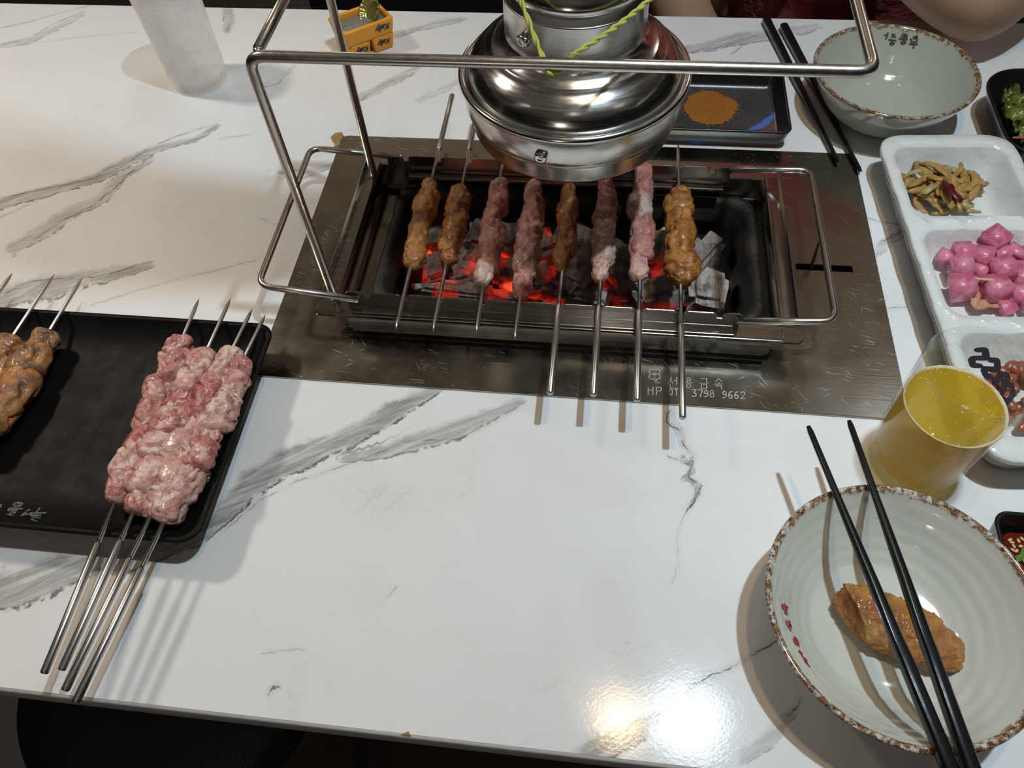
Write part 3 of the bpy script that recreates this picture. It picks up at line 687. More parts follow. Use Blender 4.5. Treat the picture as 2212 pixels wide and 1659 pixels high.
# inner walls and the ledge that carries the fire pan
m_ = MB()
for x0, x1, y0, y1 in ((-0.1865, -0.1845, -0.083, 0.081), (0.1500, 0.1520, -0.083, 0.081), (-0.1865, 0.152, -0.0835, -0.0815), (-0.1865, 0.152, 0.0795, 0.0815)):
    m_.add(*box(x0, x1, y0, y1, -0.055, BT - 0.003))
m_.build('inner_wall', MAT['steel_dark'], grill, smooth=False)
bm = sheet([p[:2] for p in rrect(CXG, -0.001, 0.1675, 0.0805, 0.002, 0)], [[p[:2] for p in rrect(CXG + 0.006, 0.003, 0.151, 0.0665, 0.016, 0)]], -0.0045, -0.003)
bm_obj('ledge', bm, MAT['steel'], grill, False)
# fire pan: black iron tub with slots
pan = obj('fire_pan', *loft([rrect(CXG + 0.006, 0.004, hx, hy, r, z, 7) for hx, hy, r, z in (
    (0.140, 0.057, 0.012, -0.066), (0.151, 0.0665, 0.016, -0.02), (0.1555, 0.0705, 0.018, -0.002), (0.1565, 0.0715, 0.018, 0.0055), (0.1545, 0.0695, 0.018, 0.0080), (0.1500, 0.0650, 0.016, 0.0072), (0.1465, 0.0615, 0.015, 0.0025), (0.1400, 0.0560, 0.013, -0.020), (0.1360, 0.0520, 0.012, -0.052))], True, True), MAT['iron'], grill)
def slot_on(x0, x1, y, z0, z1, n, axis):
    if axis == 'y': pts = [(x0, y, z0), (x1, y, z0), (x1, y, z1), (x0, y, z1)]
    else: pts = [(y, x0, z0), (y, x1, z0), (y, x1, z1), (y, x0, z1)]
    return pts
def pan_slot(pts):
    V = [Vector(p) for p in pts]; c_ = sum(V, Vector()) / 4; d = (Vector((CXG + 0.006, 0.004, -0.03)) - c_); d.z = 0
    d = Vector((d.x, 0, 0)).normalized() if abs(pts[0][1] - pts[1][1]) > 1e-6 else Vector((0, d.y, 0)).normalized()
    A = [p + d * 0.0004 for p in V]; B = [p - d * 0.004 for p in V]
    obj('air_slot_shade', A + B, [(0, 1, 2, 3), (4, 5, 6, 7), (0, 1, 5, 4), (1, 2, 6, 5), (2, 3, 7, 6), (3, 0, 4, 7)], MAT['void'], pan, False)  # black block painted as the dark inside an open slot
for x in (-0.118, -0.075, -0.030, 0.015, 0.06, 0.104):
    pan_slot([(x - 0.011, 0.0602, -0.012), (x + 0.011, 0.0602, -0.012), (x + 0.011, 0.0585, -0.018), (x - 0.011, 0.0585, -0.018)])
for y in (-0.022, 0.022):
    for x in (0.1298, -0.1512): pan_slot([(x, y - 0.010, -0.012), (x, y + 0.010, -0.012), (x - 0.0015 * (1 if x > 0 else -1), y + 0.010, -0.022), (x - 0.0015 * (1 if x > 0 else -1), y - 0.010, -0.022)])
# damper lever standing in the slot
lv = [Vector((0.1868, -0.0004, -0.012)), Vector((0.1872, 0.0, 0.004)), Vector((0.1876, 0.002, 0.020)), Vector((0.1880, 0.004, 0.031))]
obj('damper_lever', *tube(lv, [0.0028, 0.0034, 0.0036, 0.0022], 10, flat=0.35), MAT['steel'], grill)

# ------------------------------------------------------------------ skewer rack: two notched rails with loop handles
SKX = [-0.1280, -0.1006, -0.0690, -0.0407, -0.0117, 0.0175, 0.0468, 0.0767]
rack = empty('skewer_rack', (CXG, 0, BT + 0.0005), 'notched steel skewer rack with a wire loop handle at each end, on the grill', 'rack')
def notched(y, name, ext):
    x0, x1 = -0.1735, 0.1200; z0, z1 = BT + 0.0006, 0.0420
    ns = [-0.1565] + SKX + [0.1045]
    poly = [(x0, z0), (x0, z1 - 0.002), (x0 + 0.002, z1)]
    for x in ns:
        poly += [(x - 0.0050, z1), (x - 0.0034, z1 - 0.0007), (x - 0.0022, z1 - 0.0022), (x - 0.0019, z1 - 0.0055), (x + 0.0019, z1 - 0.0055), (x + 0.0022, z1 - 0.0022), (x + 0.0034, z1 - 0.0007), (x + 0.0050, z1)]
    poly += [(x1 - 0.002, z1), (x1, z1 - 0.002), (x1, z0)]
    bm = bmesh.new(); vs = [bm.verts.new((u, y, w)) for u, w in poly]
    E = [bm.edges.new((vs[i], vs[(i + 1) % len(vs)])) for i in range(len(vs))]
    bmesh.ops.triangle_fill(bm, edges=E, use_beauty=True)
    r = bmesh.ops.extrude_face_region(bm, geom=bm.faces[:])
    for v in [g for g in r['geom'] if isinstance(g, bmesh.types.BMVert)]: v.co.y += ext
    rl = bm_obj(name, bm, MAT['steel'], rack, False); b_m = rl.modifiers.new('bev', 'BEVEL'); b_m.width = 0.00045; b_m.segments = 2
    s = -1 if y < 0 else 1
    obj('rail_foot', *box(x0 + 0.004, x1 - 0.004, min(y, y + s * 0.008), max(y, y + s * 0.008), z0 - 0.0001, z0 + 0.0012, 0.0003), MAT['steel'], rl, False)
    if s > 0: obj('drip_flange', *xf(box(x0 + 0.018, x1 - 0.004, y - 0.007, y, z0 - 0.003, z0 - 0.0018, 0.0003), Matrix()), MAT['steel'], rl, False)
notched(-0.0888, 'front_rail', 0.0012); notched(0.0680, 'back_rail', 0.0012)
RZ = 0.0375
def loop(xa, xo, ya, yb, zo, name):
    P = fillet([(xa, ya, RZ), (xo, ya + 0.002, zo), (xo - 0.001, yb - 0.001, zo), (xa, yb, RZ)], 0.011, 8)
    obj(name, *tube(P, 0.0026, 12), MAT['steel_rod'], rack)
loop(-0.163, -0.2400, -0.0915, 0.0715, 0.0445, 'loop_handle'); loop(0.1165, 0.1845, -0.0915, 0.0715, 0.0415, 'loop_handle')
c_ = at(845, 342, 0.038)
obj('pivot_tab', *prism([(-0.1715, 0.030), (-0.1715, 0.0400), (-0.1690, 0.0425), (-0.1600, 0.0425), (-0.1580, 0.0400), (-0.1580, 0.030)], lambda u, w: (u, 0.0655, w), (0, 0.0012, 0)), MAT['steel'], rack, False)
obj('rivet', *lump((-0.1650, 0.0660, 0.0372), (-0.1650, 0.0640, 0.0372), 0.0014, 0.0014, 3, 12, 8, 0, 0), MAT['black_metal'], rack)

# ------------------------------------------------------------------ bent-rod stand above the grill
stand = empty('rod_stand', (-0.1855, -0.014, BT), 'tall bent steel rod stand rising from the left side of the grill', 'stand')
HZ = 0.2310
def rodpath(pts, r=0.010): return fillet(pts, r, 8)
ya, yb = -0.0830, 0.0590
main = [(-0.1856, ya, BT + 0.0015), (-0.1856, ya, HZ), (0.1475, ya, HZ), (0.1475, yb, HZ), (-0.1856, yb, HZ), (-0.1856, yb, BT + 0.0015)]
obj('frame_rod', *tube(rodpath(main), 0.0033, 14), MAT['steel_rod'], stand)
obj('cross_rod', *tube([(-0.1800, ya + 0.0045, HZ + 0.0015), (-0.1800, yb - 0.003, HZ + 0.0015)], 0.0031, 12), MAT['steel_rod'], stand)
for y in (ya, yb): obj('weld', *lump((-0.1815, y + 0.001, HZ + 0.001), (-0.1785, y + 0.004, HZ + 0.001), 0.0032, 0.0026, 5, 12, 10, 0.3), MAT['steel_rod'], stand)

# ------------------------------------------------------------------ charcoal
COALS = [  # px, py, z centre, size (x, y, z), yaw, label
 (947, 520, -0.030, (0.026, 0.020, 0.024), 0.3, 'reddish glowing coal behind the second skewer'),
 (1085, 478, -0.026, (0.055, 0.030, 0.026), -0.1, 'grey ash-covered coal at the back between second and fourth skewers'),
 (940, 585, -0.032, (0.022, 0.034, 0.026), 0.2, 'small grey cracked coal beside the first skewer'),
 (1000, 590, -0.040, (0.034, 0.034, 0.020), 0.5, 'bright red coal low under the second skewer'),
 (1040, 560, -0.034, (0.030, 0.050, 0.024), -0.5, 'grey and red coal leaning between second and third skewers'),
 (1105, 590, -0.040, (0.040, 0.036, 0.020), 0.1, 'orange glowing coal between third and fourth skewers'),
 (1010, 632, -0.034, (0.088, 0.015, 0.016), -0.05, 'long thin coal stick lying along the front wall, left part'),
 (1160, 612, -0.034, (0.045, 0.034, 0.026), 0.25, 'brown-grey coal near the front between fourth and fifth skewers'),
 (1165, 520, -0.032, (0.040, 0.040, 0.024), 0.4, 'grey coal in the middle behind the fifth skewer'),
 (1260, 500, -0.028, (0.052, 0.030, 0.026), -0.2, 'broad grey coal at the back behind the sixth skewer'),
 (1255, 580, -0.026, (0.030, 0.066, 0.022), -0.65, 'large pale triangular slab of coal left of the sixth skewer'),
 (1338, 575, -0.026, (0.024, 0.060, 0.022), 0.25, 'grey-blue slab of coal between sixth and seventh skewers'),
 (1425, 520, -0.027, (0.032, 0.032, 0.024), 0.1, 'tan ash-coated coal between seventh and eighth skewers'),
 (1500, 575, -0.024, (0.024, 0.074, 0.018), -0.62, 'long pale slab of coal crossing behind the eighth skewer'),
 (1525, 628, -0.032, (0.030, 0.044, 0.024), -0.1, 'purplish grey coal in the front right corner of the fire'),
 (1425, 640, -0.030, (0.042, 0.026, 0.024), 0.3, 'grey coal at the front between seventh and eighth skewers'),
 (1245, 640, -0.034, (0.060, 0.018, 0.018), -0.1, 'short round coal stick at the front below the sixth skewer'),
 (1450, 600, -0.040, (0.036, 0.036, 0.020), 0.4, 'dark red coal low under the eighth skewer'),
 (1180, 575, -0.044, (0.050, 0.040, 0.016), 0.1, 'dim red coal at the bottom under the fifth skewer'),
 (1330, 635, -0.044, (0.060, 0.030, 0.016), 0.0, 'dim red coal at the bottom below the seventh skewer'),
 (985, 540, -0.044, (0.060, 0.040, 0.016), 0.0, 'dim red coal at the bottom below the second skewer'),
]
for i, (x, y, z, sz, yaw, lab) in enumerate(COALS):
    p = at(x, y, z); p.y = max(min(p.y, 0.040), -0.034); p.x = max(min(p.x, 0.112), -0.132)
    bm = bmesh.new(); bmesh.ops.create_cube(bm, size=1.0); r_ = random.Random(i + 40)
    for v in bm.verts: v.co = Vector([v.co[k] * (0.72 + 0.5 * r_.random()) for k in range(3)])
    bmesh.ops.bevel(bm, geom=bm.edges[:], offset=0.16, segments=2, affect='EDGES')
    bmesh.ops.subdivide_edges(bm, edges=bm.edges[:], cuts=2, use_grid_fill=True)
    Rm = Matrix.Rotation(yaw, 4, 'Z') @ Matrix.Rotation(r_.uniform(-0.25, 0.25), 4, 'X') @ Matrix.Rotation(r_.uniform(-0.2, 0.2), 4, 'Y')
    for v in bm.verts:
        q = v.co.copy(); f = 1 + 0.22 * fbm(q * 2.2 + Vector((i * 5, 0, 0)))
        v.co = Rm @ Vector((q.x * sz[0] * f, q.y * sz[1] * f, q.z * sz[2] * f)) + p
    o = bm_obj('charcoal', bm, MAT['coal'], None, True, loc=p); sharp(o, 62)
    tag(o, lab, 'charcoal', 'burning charcoal in the grill')

# ------------------------------------------------------------------ skewers
def skewer(name, tip, end, label, group, mat, spans, steph=0.079, wid=0.0085, hgt=0.0075, thick=0.0024, thin=0.0016, seed=0, rough=0.35, fold=0.3, blade=0.010, cf=0.85):
    """steel rod from tip to handle end with pieces of meat threaded on; spans = [(t0, t1, width factor, material)] in metres from the tip"""
    tip, end = Vector(tip), Vector(end); d = (end - tip).normalized(); L = (end - tip).length
    rt = empty(name, (tip + end) / 2, label, 'skewer', group)
    obj('rod', *tube([tip, tip + d * blade * 0.55, tip + d * blade, tip + d * (L - steph)], [0.00015, thin * 0.75, thin * 0.95, thin], 10), MAT['steel_skewer'], rt)
    obj('handle', *tube([end - d * steph, end - d * (steph - 0.0015), end - d * 0.001, end], [thin * 0.9, thick, thick, thick * 0.75], 12), MAT['steel_skewer'], rt)
    for k, (a, b, wf, mt) in enumerate(spans):
        sd = seed * 17 + k * 3.7
        side = Vector((d.y, -d.x, 0)) * (math.sin(sd * 2.3) * 0.0012) + Vector((0, 0, math.sin(sd) * 0.0008))
        V, F = lump(tip + d * a + side, tip + d * b + side, wid * wf, hgt * wf, sd, 44, 40, rough, fold, 3.6, twist=1.2 * math.sin(sd), cf=cf)
        obj('meat_piece', V, F, MAT[mt], rt)
    return rt
def cuts(a, b, n, seed, mt, lo=0.88, hi=1.08, ov=0.0065, mt2=None):
    r_ = random.Random(seed); es = [a] + sorted(a + (b - a) * (k + r_.uniform(-0.22, 0.22)) / n for k in range(1, n)) + [b]
    return [(es[k] - (ov if k else 0), es[k + 1] + (ov if k < n - 1 else 0), r_.uniform(lo, hi) * (0.8 if k in (0, n - 1) else 1.0), (mt2 if mt2 and r_.random() < 0.4 else mt)) for k in range(n)]
SZ = 0.0392
LSK = 0.279
G = 'skewers cooking on the grill'
def grill_skewer(k, ytip, dirn, m0, m1, mt, n, label, wid, mt2=None, **kw):
    x = SKX[k]
    xt = x + kw.pop('dx0', 0.0); xe = x + kw.pop('dx1', 0.0)
    tip = (xt, ytip, SZ); end = (xe, ytip + dirn * LSK, SZ)
    a, b = abs(m0 - ytip), abs(m1 - ytip); a, b = min(a, b), max(a, b)
    skewer('meat_skewer', tip, end, label, G, MAT and mt, cuts(a, b, n, k + 3, mt, mt2=mt2), wid=wid, hgt=wid * 0.92, seed=k + 1, **kw)
grill_skewer(0, -0.1200, 1, -0.0590, 0.0410, 'marinated', 5, 'marinated brown skewer at the left end of the grill', 0.0092, dx1=-0.002)
grill_skewer(1, -0.1192, 1, -0.0530, 0.0370, 'marinated', 5, 'marinated dark brown skewer, second from the left on the grill', 0.0098, dx1=-0.003)
grill_skewer(2, -0.1180, 1, -0.0735, 0.0450, 'grilled_raw', 6, 'raw dull pink skewer, third from the left on the grill', 0.0093, mt2='rawfat', dx1=-0.004)
grill_skewer(3, -0.1220, 1, -0.0815, 0.0460, 'grilled_raw', 6, 'raw pink skewer with a split lower end, fourth from the left on the grill', 0.0096, mt2='rawfat')
grill_skewer(4, 0.1130, -1, 0.0430, -0.0550, 'marinated', 4, 'slim glossy amber skewer, fifth from the left on the grill', 0.0082)
grill_skewer(5, 0.1140, -1, 0.0560, -0.0630, 'grilled_raw', 6, 'raw pink skewer, sixth from the left on the grill, half under the hood', 0.0084, mt2='rawfat')
grill_skewer(6, 0.1120, -1, 0.0720, -0.0590, 'grilled_raw', 6, 'raw pale pink skewer with greyish skin, seventh from the left on the grill', 0.0092, mt2='rawfat')
grill_skewer(7, 0.1010, -1, 0.0440, -0.0620, 'marinated', 7, 'chunky golden marinated skewer at the right end of the grill', 0.0112, fold=0.4, blade=0.012)

# ------------------------------------------------------------------ black tray with raw skewers
TRZ = 0.029
tray = empty('serving_tray', (-0.36, -0.2, 0), 'large black rectangular tray at the left holding raw meat skewers', 'tray')
rot_t = 0.012
def tray_ring(inset, z, r, bow=0.0):
    x0, x1 = -0.560 + inset, -0.2235 - inset; y0, y1 = -0.2900 + inset, -0.1128 - inset
    return rrect((x0 + x1) / 2, (y0 + y1) / 2, (x1 - x0) / 2, (y1 - y0) / 2, max(0.001, r), z, 6)
def bowed(ring, amt):
    out = []
    for x, y, z in ring:
        u = (x + 0.39) / 0.168; out.append((x, y, z + amt * (u * u)))
    return out
rings = [tray_ring(0.055, 0.0015, 0.004), tray_ring(0.050, 0.0, 0.004), tray_ring(0.046, 0.006, 0.006), tray_ring(0.020, 0.0125, 0.010), tray_ring(0.0035, TRZ - 0.004, 0.013), tray_ring(0.0, TRZ - 0.0012, 0.014), tray_ring(0.0006, TRZ, 0.014), tray_ring(0.0034, TRZ, 0.012), tray_ring(0.0042, TRZ - 0.001, 0.012), tray_ring(0.012, 0.0205, 0.010), tray_ring(0.027, 0.0172, 0.008), tray_ring(0.032, 0.0165, 0.006)]
tbo = obj('tray_body', *loft(rings, True, True), MAT['melamine'], tray); bvt = bvh_of(tbo)
k = 220 / 2212
hand = grp([[(0, 330), (30, 320), (10, 360)], circ_px(395, 305, 95, 36), [(470, 280), (330, 370), (200, 395), (480, 397)], [(190, 432), (370, 432), (230, 490)], [(230, 490), (330, 487), (160, 522), (240, 548), (285, 545)],
            [(640, 425), (560, 470), (470, 555)], [(600, 440), (510, 545)], [(540, 515), (660, 515)], [(860, 395), (790, 480)], [(680, 490), (990, 490)], [(690, 535), (880, 545), (700, 590), (870, 610)], [(690, 540), (720, 560), (760, 540)], [(690, 625), (740, 660), (790, 672)]], 0, 1060, k)
writing('handwritten_marks', hand, 0.0014, MAT['handwriting'], tray, lambda x, y: (hits(bvt, x, y) or [None])[0], 0.0004)
RAWG = 'raw pork skewers on the black tray'
TZ = 0.0325
def flat_px(a, z): return at(a[0], a[1], z)
RAW = [((430, 645), (95, 1455), (395, 728), (250, 1090), 0.0105, 'raw pork skewer farthest left of the four in the row on the black tray', 'raw', 'rawfat'),
       ((498, 645), (133, 1448), (443, 755), (285, 1110), 0.0125, 'raw pork skewer second from the left of the four on the black tray', 'raw', 'rawfat'),
       ((545, 667), (140, 1492), (502, 752), (318, 1118), 0.0125, 'raw pork skewer third from the left of the four on the black tray', 'rawfat', 'raw'),
       ((573, 680), (163, 1518), (530, 770), (350, 1130), 0.0122, 'raw pork skewer nearest the tray rim, rightmost of the four', 'rawfat', 'raw')]
for i, (tp, en, m0, m1, wd, lab, mt, mt2) in enumerate(RAW):
    a, b = at(*tp, TZ), at(*en, TZ); d = (b - a).normalized()
    s0, s1 = (at(*m0, TZ) - a).dot(d), (at(*m1, TZ) - a).dot(d)
    sp = cuts(s0, s1, 7, 60 + i, mt, 0.82, 1.12, 0.006, mt2)
    skewer('raw_meat_skewer', a, b, lab, RAWG, mt, sp, wid=wd, hgt=0.0100, seed=11 + i, rough=0.40, fold=0.60, cf=1.45)
MAR = [((178, 600), (97, 714), 'marinated skewer on the tray, rightmost of the three at the left edge of the photo'), ((118, 592), (30, 725), 'marinated skewer on the tray, middle of the three at the left edge of the photo'), ((27, 590), (-62, 722), 'marinated skewer on the tray with only its bare tip in view')]
for i, (tp, m0, lab) in enumerate(MAR):
    a = at(*tp, TZ); q = at(*m0, TZ); d = Vector((-0.035 - 0.01 * i, -1, 0)).normalized() if i == 0 else Vector((-0.055, -1, 0)).normalized()
    s0 = (q - a).dot(d)
    skewer('marinated_meat_skewer', a, a + d * LSK, lab, 'marinated skewers on the black tray', 'marinated_dry', cuts(s0, s0 + 0.105, 5, 90 + i, 'marinated_dry', 0.92, 1.1, 0.006), wid=0.0125, hgt=0.0100, seed=31 + i, rough=0.35, fold=0.45, cf=1.3)

# ------------------------------------------------------------------ exhaust hood above the grill
HC = (-0.0101, 0.0107)
hood = empty('exhaust_hood', (HC[0], HC[1], 0.1285), 'round polished steel exhaust hood hanging over the grill', 'hood')
hc = (HC[0], HC[1], 0)
obj('lower_ring', *lathe([(0.064, 0.1310), (0.0672, 0.1290), (0.0692, 0.1296), (0.0702, 0.1318), (0.0706, 0.1405), (0.0716, 0.1420), (0.0720, 0.1440), (0.0722, 0.1458), (0.0736, 0.1468), (0.0742, 0.1490), (0.0746, 0.1640), (0.0740, 0.1655), (0.0722, 0.1650), (0.0722, 0.1480), (0.0690, 0.1440), (0.0672, 0.1330), (0.064, 0.1310)], 128, hc), MAT['hood_band'], hood)
obj('rolled_rim', *tube([(HC[0] + 0.0750 * math.cos(2 * PI * i / 128), HC[1] + 0.0750 * math.sin(2 * PI * i / 128), 0.1674) for i in range(128)], 0.0026, 12, closed=True), MAT['hood'], hood)
obj('dome', *lathe([(0.0735, 0.1640), (0.0715, 0.1660), (0.0712, 0.1690), (0.0702, 0.1730), (0.0678, 0.1775), (0.0640, 0.1818), (0.0590, 0.1850), (0.0556, 0.1868), (0.0546, 0.1884), (0.0534, 0.1890), (0.0500, 0.1905), (0.0455, 0.1950), (0.0440, 0.1990)], 128, hc), MAT['hood'], hood)
obj('collar', *lathe([(0.0442, 0.1935), (0.0450, 0.1960), (0.0450, 0.2205), (0.0455, 0.2215), (0.0448, 0.2222), (0.0438, 0.2215), (0.0432, 0.2150), (0.0430, 0.1960), (0.0442, 0.1935)], 96, hc), MAT['hood_band'], hood)
obj('upper_dome', *lathe([(0.0405, 0.2150), (0.0410, 0.2240), (0.0425, 0.2262), (0.0440, 0.2290), (0.0440, 0.2320), (0.0420, 0.2345), (0.0380, 0.2420), (0.0345, 0.2520), (0.0330, 0.2600), (0.0330, 0.2700)], 96, hc), MAT['hood'], hood)
dp = [Vector(p) for p in ((-0.0101, 0.0107, 0.258), (-0.0101, 0.0085, 0.30), (-0.0101, -0.010, 0.38), (-0.0101, -0.038, 0.50), (-0.0101, -0.056, 0.60), (-0.0101, -0.066, 0.72), (-0.0101, -0.068, 0.86), (-0.0101, -0.064, 1.05), (-0.0101, -0.055, 1.30), (-0.0101, -0.05, CEIL_Z - 0.001))]
dpath = []
for p, q in zip(dp, dp[1:]):
    n_ = max(2, int((q - p).length / 0.004)); dpath += [p.lerp(q, k_ / n_) for k_ in range(n_)]
obj('flexible_duct', *tube(dpath + [dp[-1]], [0.0305 + (0.0012 if i_ % 2 else 0.0) for i_ in range(len(dpath) + 1)], 40), MAT['hood'], hood)
def latch(r, z, ang, name='latch'):
    p = Vector((HC[0] + r * math.cos(ang), HC[1] + r * math.sin(ang), z)); n = Vector((math.cos(ang), math.sin(ang), 0)); u = Vector((-n.y, n.x, 0))
    m_ = MB(); pts = []
    for k in range(14):
        a = 2 * PI * k / 14; pts.append(p + u * 0.0042 * math.copysign(abs(math.cos(a)) ** 0.7, math.cos(a)) + Vector((0, 0, 0.0036 * math.copysign(abs(math.sin(a)) ** 0.7, math.sin(a)))))
    r2 = [q + n * 0.0024 for q in pts]; r3 = [p + (q - p) * 0.7 + n * 0.0036 for q in pts]; r4 = [p + (q - p) * 0.45 + n * 0.0030 for q in pts]
    V, F = loft([pts, r2, r3, r4], True, True)
    obj(name, V, F, MAT['hood'], hood)
latch(0.0744, 0.1535, -1.78); latch(0.0449, 0.2080, -2.25)
# yellow-green cord tied round the stand's front bar
cp_ = at(1188, 130, HZ)
def cordpath(a, b, sag, n=12): return [Vector(a).lerp(Vector(b), k / n) + Vector((0, 0, -sag * math.sin(PI * k / n))) for k in range(n + 1)]
cx_ = cp_.x
def on_ray(px, py, Yp):
    d = ray(px, py); t_ = (Yp - CAM[1]) / d[1]; return Vector(CAM + t_ * d)
cA = on_ray(1122, -8, -0.045); cB = on_ray(1412, -8, -0.030)
knot = Vector((cx_, ya - 0.0034, HZ - 0.003)); back = Vector((cx_ + 0.012, ya + 0.0040, HZ + 0.003))
path = [cA + (cA - knot) * 0.6, cA] + cordpath(cA, knot, 0.001)[1:] + [Vector((cx_ + 0.004, ya - 0.001, HZ - 0.0050)), Vector((cx_ + 0.009, ya + 0.0040, HZ - 0.002)), back] + cordpath(back, cB, 0.002)[1:] + [cB + (cB - back) * 0.6]
cord = MB(); 
def strand(ph):
    out = []; s_ = 0.0
    for i, p in enumerate(path):
        nx_ = path[min(i + 1, len(path) - 1)]; pv_ = path[max(i - 1, 0)]; T_ = (nx_ - pv_).normalized()
        u = T_.orthogonal().normalized(); v = T_.cross(u); a = ph + i * 1.1
        out.append(p + (u * math.cos(a) + v * math.sin(a)) * 0.0008)
    return out
def resample(P, step):
    out = [P[0]]
    for a, b in zip(P, P[1:]):
        n = max(1, int((b - a).length / step)); out += [a.lerp(b, k / n) for k in range(1, n + 1)]
    return out
path = resample(path, 0.0022)
for ph in (0, PI): cord.add(*tube(strand(ph), 0.0010, 6))
o = cord.build('cord', MAT['cord'], loc=tuple(knot)); tag(o, 'yellow-green twisted cord looped round the stand bar before the hood', 'cord')

# ------------------------------------------------------------------ glasses
def tumbler(name, x, y, label, mat):
    rt = empty(name, (x, y, 0), label, 'glass')
    H = 0.1075
    prof = [(0.0, 0.0012), (0.022, 0.0010), (0.0262, 0.0004), (0.0282, 0.0012), (0.0290, 0.0040), (0.0296, 0.02), (0.0322, H - 0.001), (0.0319, H), (0.0312, H), (0.0307, H - 0.002), (0.0282, 0.02), (0.0272, 0.012), (0.024, 0.0095), (0.0, 0.0090)]
    g = obj('glass_body', *lathe(prof, 96, (x, y, 0)), mat, rt)
    return rt, g
GX, GY = 0.2350, -0.1745
bg, bgb = tumbler('beer_glass', GX, GY, 'beer glass with blue lettering standing by the near bowl', MAT['glass'])
lg_, lgb = tumbler('water_glass', -0.4150, 0.2262, 'misted empty glass standing at the far left of the table', MAT['frosted'])
beer = empty('beer', (GX, GY, 0.01), 'golden beer filling two thirds of the glass by the near bowl', 'drink')
obj('liquid', *lathe([(0.0, 0.0096), (0.0238, 0.0101), (0.0269, 0.0126), (0.0279, 0.02), (0.02955, 0.0690), (0.0300, 0.0702), (0.0285, 0.0696), (0.0, 0.0694)], 96, (GX, GY, 0)), MAT['beer'], beer)
ang = [2 * PI * i / 120 for i in range(120)]
Vf = []; 
for a in ang:
    w_ = 0.0006 + 0.0016 * (0.5 + 0.5 * fbm(Vector((math.cos(a) * 2, math.sin(a) * 2, 3))))
    for r_, z_ in ((0.0297, 0.0698), (0.0297, 0.0708), (0.0297 - w_ * 0.5, 0.0704), (0.0297 - w_, 0.0696)): Vf.append((GX + r_ * math.cos(a), GY + r_ * math.sin(a), z_))
obj('foam', Vf, [(i * 4 + j, ((i + 1) % 120) * 4 + j, ((i + 1) % 120) * 4 + j + 1, i * 4 + j + 1) for i in range(120) for j in range(3)], MAT['foam'], beer)
m_ = MB(); r_ = random.Random(5)
for k in range(70):
    a = r_.uniform(0, 2 * PI); rr = 0.0285 * math.sqrt(r_.random()); s = r_.uniform(0.0002, 0.0006)
    m_.add(*lump((GX + rr * math.cos(a), GY + rr * math.sin(a) - s, 0.0698), (GX + rr * math.cos(a), GY + rr * math.sin(a) + s, 0.0698), s, s * 0.5, k, 6, 4, 0, 0))
o = m_.build('bubbles', MAT['foam'], beer); o['kind'] = 'stuff'
bvg = bvh_of(bgb)
def far_wall(x, y):
    h = hits(bvg, x, y)
    h = [q for q in h if q[0].z > 0.012]
    if not h: return None
    p = h[-1][0]; n = Vector((p.x - GX, p.y - GY, 0)).normalized(); return (p, n)
k = 172 / 1585
cass = grp([[(660, 340), (800, 330), (830, 470), (790, 500), (580, 500), (540, 540), (570, 650), (700, 650)],
            [(915, 540), (1040, 545), (1055, 680), (1020, 730), (820, 710), (785, 750), (820, 850), (920, 870)],
            [(990, 990), (1130, 815), (1230, 830), (1250, 900)], [(1180, 960), (1180, 1090), (1140, 1160)],
            [(1270, 1020), (1340, 1060), (1360, 1160), (1320, 1290), (1240, 1360), (1150, 1320), (1120, 1260)]], 2040, 720, k)
writing('blue_lettering', cass, 0.0042, MAT['blue_print'], bg, far_wall, 0.00025)
bvl = bvh_of(lgb)
def far_wall_l(x, y):
    h = [q for q in hits(bvl, x, y) if q[0].z > 0.012]
    if not h: return None
    p = h[-1][0]; n = Vector((p.x + 0.4150, p.y - 0.2262, 0)).normalized(); return (p, n)
writing('blue_lettering', [[(362, -14), (366, 2), (384, 8), (398, 0)], [(405, -10), (408, 12), (420, 20), (424, 6)], [(388, 10), (404, 22)]], 0.0042, MAT['blue_print'], lg_, far_wall_l, 0.00025)

